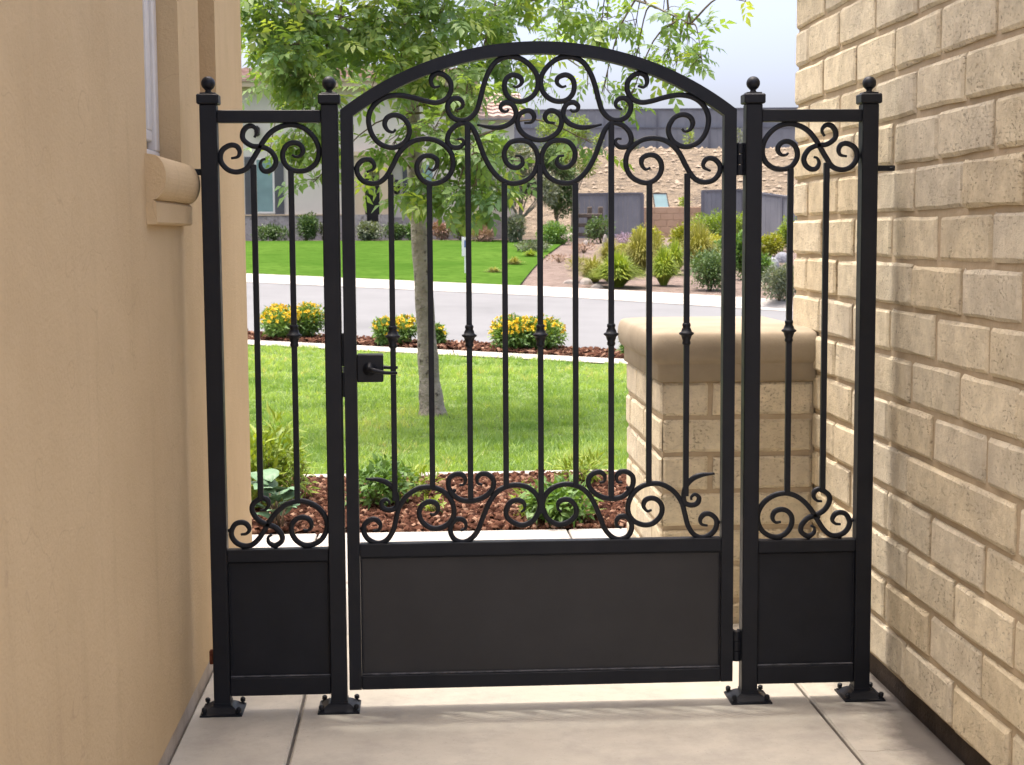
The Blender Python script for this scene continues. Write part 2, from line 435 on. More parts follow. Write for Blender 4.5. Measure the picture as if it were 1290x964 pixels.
# ------------------------------------------------------------------ stucco house on the left
XL, YC = -1.15, 1.752
house = empty('stucco_house', (XL, YC, 0)); tag(house, 'tan stucco house wall with a window and rounded sill left of the gate', 'house')
_o = Vector((-XL, -YC, 0))
def hpart(name, mb, m, smooth=False, parent=house):
    mb.v = [(x - XL, y - YC, z) for x, y, z in mb.v] if parent is house else mb.v
    return mb.build(name, m, parent, smooth)
W1 = (-0.622, 0.0, 1.782, 2.75); W2 = (0.462, 0.897, 2.0, 2.75)   # window and narrow niche: y0,y1,z0,z1
TH, ZB, ZT, YN = 0.16, 0.075, 2.75, -4.4
w = MB()
segs = [(YN, W1[0], ZB, ZT), (W1[0], W1[1], ZB, W1[2]), (W1[0], W1[1], W1[3], ZT), (W1[1], W2[0], ZB, ZT),
        (W2[0], W2[1], ZB, W2[2]), (W2[0], W2[1], W2[3], ZT), (W2[1], YC, ZB, ZT)]
ys = sorted({YN, W1[0], W1[1], W2[0], W2[1], YC}); zs = sorted({ZB, W1[2], W2[2], W1[3], ZT})
def hole(ya, za): return (W1[0] <= ya < W1[1] and W1[2] <= za < W1[3]) or (W2[0] <= ya < W2[1] and W2[2] <= za < W2[3])
for ya, yb in zip(ys[:-1], ys[1:]):
    for za, zb in zip(zs[:-1], zs[1:]):
        if not hole(ya, za): w.add([(XL, ya, za), (XL, yb, za), (XL, yb, zb), (XL, ya, zb)], [(0, 1, 2, 3)])
for (y0, y1, z0, z1), dp in ((W1, .16), (W2, .12)):
    xi = XL - dp
    w.add([(XL, y0, z0), (xi, y0, z0), (xi, y1, z0), (XL, y1, z0), (XL, y0, z1), (xi, y0, z1), (xi, y1, z1), (XL, y1, z1)],
          [(0, 1, 2, 3), (4, 5, 6, 7), (0, 1, 5, 4), (3, 2, 6, 7)])
w.add([(XL, YC, ZB), (XL - 6, YC, ZB), (XL - 6, YC, ZT), (XL, YC, ZT)], [(0, 1, 2, 3)])          # end wall round the corner
w.add([(XL, YN, ZB), (XL - 6, YN, ZB), (XL - 6, YN, ZT), (XL, YN, ZT)], [(0, 1, 2, 3)])
w.add([(XL, YN, ZT), (XL - 6, YN, ZT), (XL - 6, YC, ZT), (XL, YC, ZT)], [(0, 1, 2, 3)])
w.add([(XL, YN, ZB), (XL - .16, YN, ZB), (XL - .16, YC, ZB), (XL, YC, ZB)], [(0, 1, 2, 3)])
hpart('wall', w, M['stucco'])
hpart('niche_back', MB().box(XL - .14, XL - .121, W2[0] - .02, W2[1] + .02, W2[2] - .02, W2[3] + .02), M['stucco'])
hpart('foundation', MB().box(XL - 6, XL - 0.013, YN + .016, YC - .016, -0.2, ZB + .002), M['foundation'])
win = empty('window'); win.parent = house
fr = MB(); xf = XL - 0.066
y0, y1, z0, z1 = W1
for q, (o_, wd_, bk) in enumerate(((0.001, .062, 0.0), (.064, .056, .012), (.121, .050, .022))):
    for (a0, a1, b0, b1) in ((y0 + o_, y1 - o_, z0 + o_, z0 + o_ + .034), (y0 + o_, y1 - o_, z1 - o_ - .034, z1 - o_), (y0 + o_, y0 + o_ + wd_, z0 + o_ + .0345, z1 - o_ - .0345), (y1 - o_ - wd_, y1 - o_, z0 + o_ + .0345, z1 - o_ - .0345)):
        fr.bbox(xf - bk - .03, xf - bk, a0, a1, b0, b1, .004)
hpart('frame', fr, M['window_white'], parent=win).location = (-XL, -YC, 0)
hpart('pane', MB().box(xf - .046, xf - .040, y0 + .1715, y1 - .1715, z0 + .156, z1 - .156), M['glass'], parent=win).location = (-XL, -YC, 0)
# rounded two-step sill
prof = [(0, 1.781), (0.020, 1.778)] + [(0.020 + .038 * math.cos(t), 1.716 + .062 * math.sin(t)) for t in [PI / 2 - PI * k / 14 for k in range(1, 14)]] + [(0.020, 1.654), (0.030, 1.646), (0.030, 1.592), (0.024, 1.586), (0, 1.586)]
sl = MB().extrude([(XL - .002 + a, b) for a, b in prof], 'y', -0.655, 0.015)
hpart('window_sill', sl, M['stucco'])
# unseen bay and roof slab, added to throw the shade line at the gate
hpart('upper_wall', MB().box(XL - 6, XL - .001, -1.5, 0.05, ZT + .001, 6.0), M['stucco'])  # added out of view, only to carry the shading slab
hpart('roof', MB().box(XL - 6.3, 1.15, -1.75, 0.28, 6.01, 6.18), M['stucco'])  # unseen sun blocker, sized and raised for the shade below

# ------------------------------------------------------------------ block wall on the right
XW, C0, CH, BL, YE = 1.147, 0.090, 0.152, 0.447, 1.352
def block_mesh(L, Hh, seed, depth=0.05):
    """Slump block: pillowy worn front, rounded arrises; front at x=0 looking to -x, spans y 0..L, z 0..H."""
    r = random.Random(seed); nx, nz = 6, 4; mb = MB(); e = .011
    us = [0, e, L * .36, L * .66, L - e, L]; ws = [0, e, Hh - e, Hh]; us = [u + (r.uniform(-.02, .02) if 1 < i < 4 else 0) for i, u in enumerate(us)]
    g = {}
    for j, z in enumerate(ws):
        for i, y in enumerate(us):
            bi, bj = i in (0, 5), j in (0, 3)
            x = r.uniform(-.0012, .0012) + (.007 if bi or bj else 0) + (.005 if bi and bj else 0)
            yy = y + (r.uniform(-.003, .003)); zz = z + r.uniform(-.003, .003)
            g[i, j] = len(mb.v); mb.v.append((x, yy, zz))
    for j in range(3):
        for i in range(5): mb.f.append((g[i, j], g[i + 1, j], g[i + 1, j + 1], g[i, j + 1]))
    ring = [(i, 0) for i in range(6)] + [(5, j) for j in (1, 2, 3)] + [(i, 3) for i in (4, 3, 2, 1, 0)] + [(0, 2), (0, 1)]
    back = []
    for k in ring:
        x, y, z = mb.v[g[k]]; back.append(len(mb.v)); mb.v.append((depth, y, z))
    for k in range(len(ring)):
        k2 = (k + 1) % len(ring); mb.f.append((g[ring[k]], g[ring[k2]], back[k2], back[k]))
    return mb.mesh('block', M['block'], False)
wall = empty('block_wall', (XW, YE, 0)); tag(wall, 'tall tan slump-block wall right of the gate', 'wall')
MB().box(.0095, .32, -3.125, -.012, 0.0905, 2.52).build('mortar', M['mortar'], wall)
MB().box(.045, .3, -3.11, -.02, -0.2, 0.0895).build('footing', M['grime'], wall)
JT = .019
JV = .026
full = [block_mesh(BL - JV, CH - JT, s) for s in range(8)]
end_even = [block_mesh(YE - 1.141 - JV / 2, CH - JT, 20 + s) for s in range(3)]
end_odd = [block_mesh(YE - 0.918 - JV / 2, CH - JT, 30 + s) for s in range(3)]
long_mesh = block_mesh(2 * BL - JV, CH - JT, 44)
YS = -1.77
for k in range(16):
    z = C0 + k * CH; y = 1.141 if k % 2 == 0 else 0.918
    link('block', random.choice(end_even if k % 2 == 0 else end_odd), wall, (random.uniform(-.005, .001), y + JV / 2 - YE, z + JT / 2))
    while y > YS + .05:
        L = BL
        if k == 4 and abs(y - (-0.2)) < .03: L = 2 * BL
        if y - L < YS + .05: L = y - YS
        y -= L
        me = full[random.randrange(8)] if abs(L - BL) < .01 else (long_mesh if L > .8 else block_mesh(L - JV, CH - JT, 60 + k))
        link('block', me, wall, (random.uniform(-.006, .001), y + JV / 2 - YE + random.uniform(-.004, .004), z + JT / 2 + random.uniform(-.003, .003)),
             (random.uniform(-.005, .005), random.uniform(-.012, .012), random.uniform(-.008, .008)))
MB().bbox(-.03, .36, -3.16, .03, 2.524, 2.60, .012).build('coping', M['cap'], wall)
# end face of the wall, blocks round the corner
for k in range(16):
    z = C0 + k * CH
    MB().bbox(.002, .30, -.02, 0, z + JT / 2, z + CH - JT / 2, .008).build('block', M['block'], wall)

# ------------------------------------------------------------------ low capped pillar against the wall
PY0, PY1 = 1.0, 2.03
PX0 = at(832, 600, PY0).x; PZT = 0.975
pil = empty('low_pillar', (PX0, PY0, 0)); tag(pil, 'low tan block pillar with a rounded cast-stone cap behind the gate', 'pillar')
PW = XW + 0.004 - PX0
MB().box(.010, PW, .010, PY1 - PY0 - .014, -.1, PZT).build('mortar', M['mortar'], pil)
pch = 0.147; nrow = 7; pz0 = PZT - nrow * pch
fm = {}
def pblock(L, Hh, rot, loc):
    key = (round(L, 3), round(Hh, 3), random.randrange(2))
    if key not in fm: fm[key] = block_mesh(L, Hh, len(fm) + 200, .009)
    link('block', fm[key], pil, loc, (0, 0, rot))
for k in range(nrow):
    z = pz0 + k * pch + JT / 2
    cut = [0, .36, PW] if k % 2 else [0, .20, PW]
    for a, b_ in zip(cut[:-1], cut[1:]): pblock(b_ - a - JT, pch - JT, PI / 2, (b_ - JT / 2 - (0 if b_ < PW else 0), random.uniform(-.003, .003), z))
    cut = [0.0, .24, .68, PY1 - PY0] if k % 2 == 0 else [0.0, .45, .88, PY1 - PY0]
    for a, b_ in zip(cut[:-1], cut[1:]): pblock(b_ - a - JT, pch - JT, 0, (random.uniform(-.003, .003), a + JT / 2, z))
# cap: band + bullnose, mitred round front and left side
def cap_ring(off, z): return [(-off, -off, z), (PW, -off, z), (PW, PY1 - PY0 + off, z), (-off, PY1 - PY0 + off, z)]
cp = [(.004, PZT - .004), (.012, PZT), (.012, PZT + .062), (.016, PZT + .069)] + [(.016 + .026 * math.sin(t), PZT + .130 - .060 * math.cos(t)) for t in [PI * k / 12 for k in range(1, 12)]] + [(.006, PZT + .192), (-.06, PZT + .199)]
cm = MB(); nR = 0
for off, z in cp:
    a = .02 + max(0, off); L0, L1 = -off, PY1 - PY0 + off
    pts = [(PW, -off, z)] + [(-off + a * (1 - math.sin(t)), -off + a * (1 - math.cos(t)), z) for t in [PI / 2 * q / 5 for q in range(6)]] + \
          [(-off + a * (1 - math.cos(t)), L1 - a * (1 - math.sin(t)), z) for t in [PI / 2 * q / 5 for q in range(6)]] + [(PW, L1, z)]
    nR = len(pts); cm.v += pts
for r_ in range(len(cp) - 1):
    for k in range(nR - 1): cm.f.append((r_ * nR + k, r_ * nR + k + 1, (r_ + 1) * nR + k + 1, (r_ + 1) * nR + k))
cm.f.append(tuple((len(cp) - 1) * nR + k for k in range(nR))); cm.f.append(tuple(range(nR)))
cm.build('cap', M['cap'], pil, True)

# ------------------------------------------------------------------ wrought-iron gate
SCROLLS = {
    'side_top_a': [(-993,1798),(-972,1803),(-966,1820),(-975,1836),(-995,1839),(-1018,1826),(-1027,1804),(-1022,1781),(-1002,1761),(-974,1755),(-945,1766),(-925,1795),(-904,1829),(-892,1849),(-869,1877),(-840,1895),(-805,1903),(-768,1895),(-737,1871),(-718,1837),(-717,1803),(-730,1777),(-756,1760),(-785,1757),(-811,1766),(-828,1789),(-830,1814),(-818,1837),(-795,1847),(-775,1840),(-766,1823),(-774,1806),(-790,1802),(-801,1809)],
    'side_top_b': [(-919,1863),(-911,1877),(-913,1889),(-925,1899),(-942,1896),(-954,1880),(-955,1860),(-943,1846),(-924,1836),(-901,1834),(-878,1827),(-861,1812),(-852,1789),(-859,1769),(-877,1757),(-894,1760),(-902,1777),(-896,1792),(-885,1796)],
    'side_bot_a': [(-990,587),(-973,589),(-962,602),(-970,620),(-987,627),(-1007,621),(-1019,601),(-1019,581),(-1006,561),(-984,550),(-958,551),(-934,570),(-913,601),(-891,637),(-864,667),(-833,687),(-798,694),(-763,686),(-733,665),(-714,634),(-712,602),(-726,571),(-752,552),(-783,548),(-809,562),(-824,586),(-826,613),(-812,633),(-790,640),(-768,632),(-761,612),(-771,597),(-789,598)],
    'side_bot_b': [(-926,665),(-909,668),(-898,683),(-903,700),(-921,705),(-948,687),(-951,662),(-934,635),(-904,618),(-880,609),(-860,587),(-858,564),(-880,549),(-900,559),(-902,576),(-890,584)],
    'big_hang': [(-471,1888),(-480,1879),(-497,1885),(-506,1905),(-497,1925),(-473,1933),(-445,1922),(-428,1893),(-431,1865),(-449,1842),(-483,1830),(-521,1842),(-546,1871),(-557,1911),(-551,1945),(-530,1973),(-499,1990),(-458,1995),(-412,1987),(-372,1976),(-338,1972),(-309,1984),(-294,2010),(-296,2038),(-314,2058),(-337,2064),(-354,2053),(-357,2033),(-346,2020),(-328,2024)],
    'left_s': [(-565,1753),(-545,1762),(-541,1776),(-553,1792),(-576,1791),(-595,1771),(-593,1745),(-572,1722),(-537,1717),(-508,1733),(-484,1770),(-461,1813),(-431,1842),(-397,1856),(-356,1856),(-322,1841),(-296,1813),(-289,1778),(-299,1746),(-323,1724),(-358,1715),(-387,1727),(-404,1753),(-403,1781),(-386,1801),(-362,1804),(-342,1793),(-341,1773),(-354,1758),(-369,1764)],
    'crest': [(-277,1950),(-260,1956),(-256,1970),(-268,1984),(-288,1984),(-304,1967),(-303,1944),(-289,1924),(-263,1915),(-237,1921),(-214,1944),(-202,1978),(-190,2024),(-175,2064),(-152,2098),(-117,2115),(-76,2112),(-42,2090),(-19,2058),(-16,2024),(-30,1995),(-60,1977),(-94,1978),(-117,1998),(-123,2027),(-114,2050),(-94,2059),(-71,2050),(-68,2033),(-83,2021),(-97,2024)],
    'heart': [(-275,1856),(-261,1856),(-255,1844),(-270,1830),(-296,1833),(-307,1853),(-298,1881),(-275,1901),(-246,1907),(-223,1887),(-206,1847),(-189,1801),(-166,1760),(-137,1729),(-102,1715),(-61,1722),(-32,1745),(-17,1783),(-23,1820),(-46,1846),(-78,1852),(-107,1844),(-124,1818),(-122,1789),(-104,1769),(-81,1766),(-66,1780),(-72,1800),(-90,1803)],
    'tendril_top': [(-211,1902),(-176,1895),(-141,1893),(-109,1904),(-89,1924),(-88,1947),(-100,1967),(-121,1972),(-135,1961),(-132,1947),(-118,1943),(-109,1950)],
    'bot_left': [(-562,590),(-542,595),(-538,612),(-551,628),(-571,628),(-590,611),(-591,585),(-575,562),(-545,550),(-517,561),(-497,591),(-486,632),(-476,667),(-455,700),(-427,722),(-397,733),(-362,731),(-332,718),(-310,695),(-298,664),(-300,634),(-318,609),(-349,596),(-379,600),(-404,623),(-411,651),(-400,674),(-378,685),(-355,678),(-349,658),(-361,642),(-376,645)],
    'tendril_bot': [(-584,763),(-540,759),(-510,746),(-489,721),(-482,688),(-487,667),(-508,659),(-528,666),(-533,684),(-520,695),(-508,687),(-508,677)],
    'bot_heart': [(-279,738),(-264,740),(-259,758),(-271,773),(-292,774),(-312,759),(-314,733),(-302,710),(-277,690),(-244,685),(-212,691),(-186,706),(-169,728),(-168,754),(-186,772),(-206,774),(-220,762),(-219,744),(-204,738)],
    'bot_mid': [(-276,587),(-260,595),(-260,613),(-273,625),(-293,623),(-308,603),(-308,578),(-294,557),(-268,549),(-243,559),(-220,586),(-202,632),(-182,678),(-156,713),(-126,730),(-90,736),(-55,727),(-27,703),(-15,670),(-23,639),(-41,614),(-71,602),(-101,610),(-124,631),(-126,656),(-111,679),(-88,685),(-68,676),(-66,655),(-78,645)],
}
XC = -0.011                                            # centre line of the leaf
def sweep(mb, pts, wdt=.0165, dep=.014, taper0=True, taper1=True):
    """Flat bar swept along a path in the gate plane; rounded section, thin ends."""
    P = catmull([(x / 1000, z / 1000) for x, z in pts], 5); n = len(P); b = len(mb.v)
    sec = [(-.5, -.32), (-.32, -.5), (.32, -.5), (.5, -.32), (.5, .32), (.32, .5), (-.32, .5), (-.5, .32)]
    acc = [0.0]
    for i in range(1, n): acc.append(acc[-1] + (P[i] - P[i - 1]).length)
    for i in range(n):
        t = (P[min(i + 1, n - 1)] - P[max(i - 1, 0)]).normalized(); nn = Vector((-t.y, t.x))
        k = 1.0
        if taper0: k = min(k, .45 + .55 * sstep(acc[i] / .06))
        if taper1: k = min(k, .45 + .55 * sstep((acc[-1] - acc[i]) / .06))
        for a, d in sec:
            q = P[i] + nn * (a * wdt * k); mb.v.append((q.x, d * dep * (0.6 + .4 * k), q.y))
    m = len(sec)
    for i in range(n - 1):
        for k in range(m):
            k2 = (k + 1) % m; mb.f.append((b + i * m + k, b + i * m + k2, b + (i + 1) * m + k2, b + (i + 1) * m + k))
    mb.f.append(tuple(b + k for k in range(m))[::-1]); mb.f.append(tuple(b + (n - 1) * m + k for k in range(m)))

def scroll(root, key, mirror=None, pts=None, dy=0.0):
    p = pts or SCROLLS[key]
    if mirror is not None: p = [(2 * mirror * 1000 - x, z) for x, z in p]
    mb = MB(); ox, oz = root.location.x * 1000, root.location.z * 1000
    sweep(mb, [(x - ox, z - oz) for x, z in p], taper0=True, taper1=True)
    return mb.build('scroll', M['iron'], root, True, (0, dy, 0))

collar_mesh = MB().lathe([(.0085, -.034), (.0115, -.030), (.0115, -.024), (.010, -.021), (.0135, -.010), (.015, -.005), (.0205, -.001), (.0205, .003), (.015, .006), (.0135, .012), (.010, .020), (.0115, .023), (.0115, .029), (.0085, .033)], 16).mesh('collar', M['iron'], True)
weld_mesh = MB().lathe([(.0015, -.006), (.008, -.004), (.0095, 0), (.008, .004), (.0015, .006)], 8).mesh('weld', M['iron'], True)
def picket(root, x, z0, z1, collar=None):
    h = .0090
    p = MB().bbox(-h, h, -h, h, z0, z1, .0016).build('picket', M['iron'], root, loc=(x - root.location.x, 0, 0))
    if collar: link('collar', collar_mesh, p, (0, 0, collar), (0, 0, 0), (1.2, 1.2, 1.1))
    return p

# --- swinging leaf
leafE = empty('gate_leaf', (XC, 0, 0)); tag(leafE, 'black iron gate leaf with arched top, scrollwork and solid kick panel', 'gate')
HW, ST, TY = .635, .040, .019
def lp(name, mb, m=None, smooth=False, parent=None):
    o = mb.build(name, m or M['iron'], parent or leafE, smooth); return o
for s in (-1, 1):
    a, b_ = sorted((s * HW, s * (HW - ST)))
    mb = MB(); zt0, zt1 = 1.948, 1.948
    zi = 2.163 - 1.045 + math.sqrt(1.006 ** 2 - (HW - ST) ** 2)
    poly = [(a, .066), (b_, .066)] + ([(b_, zi), (a, 1.948)] if s < 0 else [(b_, 1.948), (a, zi)])
    mb.extrude(poly, 'y', -TY, TY); lp('stile', mb)
mb = MB(); n = 48; zc = 2.163 - 1.045; b0 = 0
a1 = math.asin(HW / 1.045); a2 = math.asin((HW - ST) / 1.006)
for i in range(n + 1):
    t = -1 + 2 * i / n
    po = (1.045 * math.sin(a1 * t), zc + 1.045 * math.cos(a1 * t)); pi_ = (1.006 * math.sin(a2 * t), zc + 1.006 * math.cos(a2 * t))
    mb.v += [(po[0], -TY, po[1]), (po[0], TY, po[1]), (pi_[0], TY, pi_[1]), (pi_[0], -TY, pi_[1])]
for i in range(n):
    for k in range(4): mb.f.append((4 * i + k, 4 * i + (k + 1) % 4, 4 * i + 4 + (k + 1) % 4, 4 * i + 4 + k))
lp('arch', mb, smooth=False)
IN = HW - ST - .001
lp('rail', MB().bbox(-IN, IN, -TY, TY, .507, .551, .002))
lp('rail', MB().bbox(-IN, IN, -TY, TY, .066, .112, .002))
lp('kick_panel', MB().box(-IN, IN, -.004, .002, .113, .506), M['sheet'])
# thin bead welded round the panel, with a gap of bright primer at the bottom
bead = MB()
lp('bottom_bead', MB().bbox(-IN + .0005, IN - .0005, -.012, -.0045, .1125, .118, .0015), M['dusty'])
for (x0, x1, z0, z1) in ((-IN, -IN + .006, .1185, .5005), (IN - .006, IN, .1185, .5005), (-IN, IN, .501, .5065)): bead.bbox(x0 + .0005, x1 - .0005, -.012, -.0045, z0, z1, .0015)
lp('bead', bead)
offs = [-.478, -.355, -.231, -.1145, 0, .1145, .231, .355, .478]
tops = [1.745, 1.715, 1.905, 1.716, 1.775]; bots = [.69, .733, .690, .729, .640]
for i, o_ in enumerate(offs):
    j = min(i, 8 - i)
    picket(leafE, XC + o_, bots[j], tops[j], 1.226 if i % 2 == 0 else None)
for key in ('big_hang', 'left_s', 'crest', 'heart', 'tendril_top', 'bot_left', 'tendril_bot', 'bot_heart', 'bot_mid'):
    scroll(leafE, key); scroll(leafE, key, XC)
u = [(-60, 1907), (-37, 1910), (-28, 1927), (-39, 1944), (-60, 1944), (-80, 1927), (-80, 1898), (-66, 1875), (-40, 1859)]
scroll(leafE, None, None, u + [(-11, 1853)] + [(-22 - x, z) for x, z in u[::-1]])
# short ties where scrolls are welded to frame and to one another
for x, z in ((-.116, 2.122), (-.337, 2.071), (-.546, 1.978), (-.011, 2.035), (-.602, 1.765), (-.599, .60), (-.545, .546), (-.268, .546), (-.247, 1.910), (-.011, 1.785), (-.296, .72), (-.305, .605), (-.435, 1.84), (-.105, 1.972), (-.075, 1.93), (-.30, 1.985), (-.01, .675)):
    for xx in {x, 2 * XC - x}: link('weld', weld_mesh, leafE, (xx - XC, 0, z), (PI / 2, 0, 0), (.75, .75, .9))
# latch box, plate and lever
lx = -.587 - XC
lb = lp('latch_box', MB().bbox(-.594, lx + .066, -.026, .026, 1.081, 1.171, .003))
hd = MB().lathe([(.001, 0), (.021, 0), (.021, .004), (.012, .008), (.010, .028), (.001, .030)], 18)
hd.v = [(lx + .022 + x, -.0265 - z, 1.124 + y) for x, y, z in hd.v]
hd.tube([(lx + .022, -.052, 1.124), (lx + .040, -.056, 1.121), (lx + .075, -.056, 1.1135), (lx + .112, -.054, 1.1125)], [.0085, .0075, .0058, .0045], 10)
hd.build('handle', M['iron'], lb, True)
hb = MB().tube([(lx + .022, .052, 1.124), (lx + .045, .056, 1.125), (lx + .08, .056, 1.121), (lx + .112, .054, 1.121)], [.0085, .0075, .0058, .0045], 10)
hb.build('handle', M['iron'], lb, True)
lp('strike_stop', MB().bbox(-HW - .0065, -HW - .0005, -.008, .030, 1.032, 1.112, .001).bbox(-HW - .0065, -HW - .0005, -.008, .030, 1.132, 1.238, .001))
lp('latch_bolt', MB().bbox(-HW - .006, -HW - .0005, -.004, .010, 1.114, 1.130, .001), M['steel'])
# hinges on the right-hand stile
for zc_ in (1.790, .184):
    hg = MB()
    for q in range(3): hg.lathe([(.012, 0), (.013, .002), (.013, .030), (.012, .032)], 14, (HW + .0145, -.006, zc_ - .051 + .034 * q))
    hg.bbox(HW + .0005, HW + .010, -.010, .012, zc_ - .052, zc_ + .052, .001).bbox(HW + .019, HW + .029, -.010, .012, zc_ - .052, zc_ + .052, .001)
    lp('hinge', hg, smooth=False)

# --- fixed side panels, each with two posts
cap_mesh = MB().bbox(-.0345, .0345, -.0345, .0345, 1.966, 1.998, .004).bbox(-.025, .025, -.025, .025, 1.9985, 2.003, .002).mesh('post_cap', M['iron'])
ball = [(.010, 2.002), (.011, 2.006), (.0085, 2.010), (.012, 2.013), (.012, 2.015)] + [(max(.0015, .0222 * math.sin(t)), 2.0325 - .0222 * math.cos(t)) for t in [PI * k / 14 for k in range(2, 15)]]
ball_mesh = MB().lathe(ball, 20).mesh('finial', M['iron'], True)
post_mesh = MB().bbox(-.0265, .0265, -.0265, .0265, .012, 1.9655, .003).mesh('post', M['iron'])
def flange_mesh():
    mb = MB(); a, b_ = .068, .030
    rings = [(a, 0), (a, .005), (.060, .007), (.041, .021), (.034, .025), (.0285, .026), (.0280, .034)]
    for r_, z in rings: mb.v += [(-r_, -r_, z), (r_, -r_, z), (r_, r_, z), (-r_, r_, z)]
    for i in range(len(rings) - 1):
        for k in range(4): mb.f.append((4 * i + k, 4 * i + (k + 1) % 4, 4 * i + 4 + (k + 1) % 4, 4 * i + 4 + k))
    mb.f.append((3, 2, 1, 0)); mb.f.append(tuple(4 * (len(rings) - 1) + k for k in range(4)))
    return mb.mesh('base_flange', M['iron'])
fl_mesh = flange_mesh()
bolt_mesh = MB().lathe([(.011, .004), (.011, .009), (.0050, .010), (.0050, .014), (.0085, .015), (.0085, .025), (.004, .029)], 8).mesh('bolt', M['iron'])
def side_panel(name, label, s):
    xo, xi = s * 1.060, s * .680
    r = empty(name, (xo, 0, 0)); tag(r, label, 'gate panel', 'fixed panels beside the gate')
    for x in (xo, xi):
        p = link('post', post_mesh, r, (x - xo, 0, 0)); link('post_cap', cap_mesh, p); link('finial', ball_mesh, p)
        f_ = link('base_flange', fl_mesh, r, (x - xo, 0, 0.001))
        for bx in (-.055, .055):
            for by in (-.055, .055): link('bolt', bolt_mesh, f_, (bx, by, 0), (random.uniform(-.15, .15), random.uniform(-.15, .15), 0))
    a, b_ = sorted((s * 1.033 - xo, s * .707 - xo))
    MB().bbox(a, b_, -.019, .019, 1.909, 1.948, .002).build('rail', M['iron'], r)
    MB().bbox(a, b_, -.019, .019, .498, .539, .002).build('rail', M['iron'], r)
    MB().bbox(a, b_, -.019, .019, .054, .114, .002).build('rail', M['iron'], r)
    MB().box(a, b_, -.004, .002, .115, .497).build('kick_panel', M['iron'], r)
    bd = MB()
    MB().bbox(a + .0005, b_ - .0005, -.012, -.0045, .1145, .119, .0015).build('bottom_bead', M['dusty'], r)
    for (x0, x1, z0, z1) in ((a, a + .006, .1195, .4915), (b_ - .006, b_, .1195, .4915), (a, b_, .492, .4965)): bd.bbox(x0 + .0005, x1 - .0005, -.012, -.0045, z0, z1, .0015)
    bd.build('bead', M['iron'], r)
    mir = None if s < 0 else -.002
    picket(r, s * .9235, .700, 1.778); picket(r, s * .8055, .695, 1.760, 1.232)
    for key in ('side_top_a', 'side_top_b', 'side_bot_a', 'side_bot_b'): scroll(r, key, mir)
    for x, z in ((-1.032, 1.803), (-.712, 1.82), (-.805, 1.908), (-.902, 1.833), (-1.026, .60), (-.984, .543), (-.784, .541), (-.879, .543), (-.706, .615), (-.912, .612)):
        link('weld', weld_mesh, r, (abs(x) * s - xo, 0, z), (PI / 2, 0, 0), (.75, .75, .9))
    return r
lpn = side_panel('fixed_panel', 'narrow fixed black iron panel with two posts beside the stucco wall', -1)
rpn = side_panel('fixed_panel', 'narrow fixed black iron panel with two posts beside the block wall', 1)
MB().bbox(.0275, .0865, -.012, .000, 1.750, 1.768, .002).lathe([(.006, -.004), (.009, 0), (.006, .004)], 10, (.075, -.010, 1.759)).build('wall_bracket', M['iron'], rpn)
MB().bbox(-.088, -.0275, -.010, .004, 1.745, 1.765, .002).build('wall_bracket', M['iron'], lpn)
MB().bbox(-.040, -.0275, -.012, .012, .160, .205, .002).build('wall_bracket', M['rust'], lpn)
# open forecourt the photographer stands on
fc = struct(MB().box(-14, 14, -22, -8.92, -0.12, -0.024).box(-14, -1.15, -8.92, -4.38, -0.12, -0.025).box(1.30, 14, -8.92, -1.75, -0.12, -0.025).build('forecourt', M['joint']))
for (x0, x1, y0, y1) in [(-14 + 3.5 * i, -10.5 + 3.5 * i, -22 + 3.27 * j, -18.73 + 3.27 * j) for i in range(8) for j in range(4)] + [(-14 + 4.28 * i, -9.72 + 4.28 * i, -8.9 + 2.24 * j, -6.66 + 2.24 * j) for i in range(3) for j in range(2)] + [(1.31 + 4.2 * i, 5.51 + 4.2 * i, -8.9 + 3.56 * j, -5.34 + 3.56 * j) for i in range(3) for j in range(2)]:
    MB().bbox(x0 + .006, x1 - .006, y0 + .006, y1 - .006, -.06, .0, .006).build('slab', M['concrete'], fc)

# ------------------------------------------------------------------ ground cover: grass, mulch
M['grass'] = leaf_mat('grass_blade', (0.15, 0.28, 0.075), (0.41, 0.55, 0.20), (0.60, 0.55, 0.28), 0.48, 0.5)
def vnoise(x, y, s, seed):
    """Cheap smooth value noise on arrays."""
    r = np.random.default_rng(seed); T = r.random((64, 64)); u = x * s + 31.7; v = y * s + 17.3
    i = np.floor(u).astype(int); j = np.floor(v).astype(int); fu = u - i; fv = v - j
    fu = fu * fu * (3 - 2 * fu); fv = fv * fv * (3 - 2 * fv); g = lambda a, b: T[a % 64, b % 64]
    return (g(i, j) * (1 - fu) + g(i + 1, j) * fu) * (1 - fv) + (g(i, j + 1) * (1 - fu) + g(i + 1, j + 1) * fu) * fv
def blades(name, x, y, z, h, w, tint, m, lean=0.5):
    n = len(x); a = RNG.random(n) * 2 * PI; la = RNG.random(n) * 2 * PI; ln = lean * RNG.random(n) * h
    dx, dy = np.cos(a) * w / 2, np.sin(a) * w / 2
    V = np.empty((n, 3, 3)); V[:, 0] = np.stack([x - dx, y - dy, z], 1); V[:, 1] = np.stack([x + dx, y + dy, z], 1)
    V[:, 2] = np.stack([x + np.cos(la) * ln, y + np.sin(la) * ln, z + h], 1)
    F = np.arange(3 * n).reshape(n, 3)
    return np_mesh(name, V.reshape(-1, 3), F, m, tint)
Hv = np.vectorize(H)
nt_, nbl = 30000, 13
ty = 4.99 + (16.5 - 4.99) * RNG.random(nt_) ** 1.3; half = (ty + 5) * .37 + .5; tx = -0.1 + (RNG.random(nt_) * 2 - 1) * half
keep = (ty + SK * tx < 13.9); tx, ty = tx[keep], ty[keep]; nt_ = len(tx)
pt = vnoise(tx, ty, .9, 3) * .45 + vnoise(tx, ty, 3.1, 4) * .55
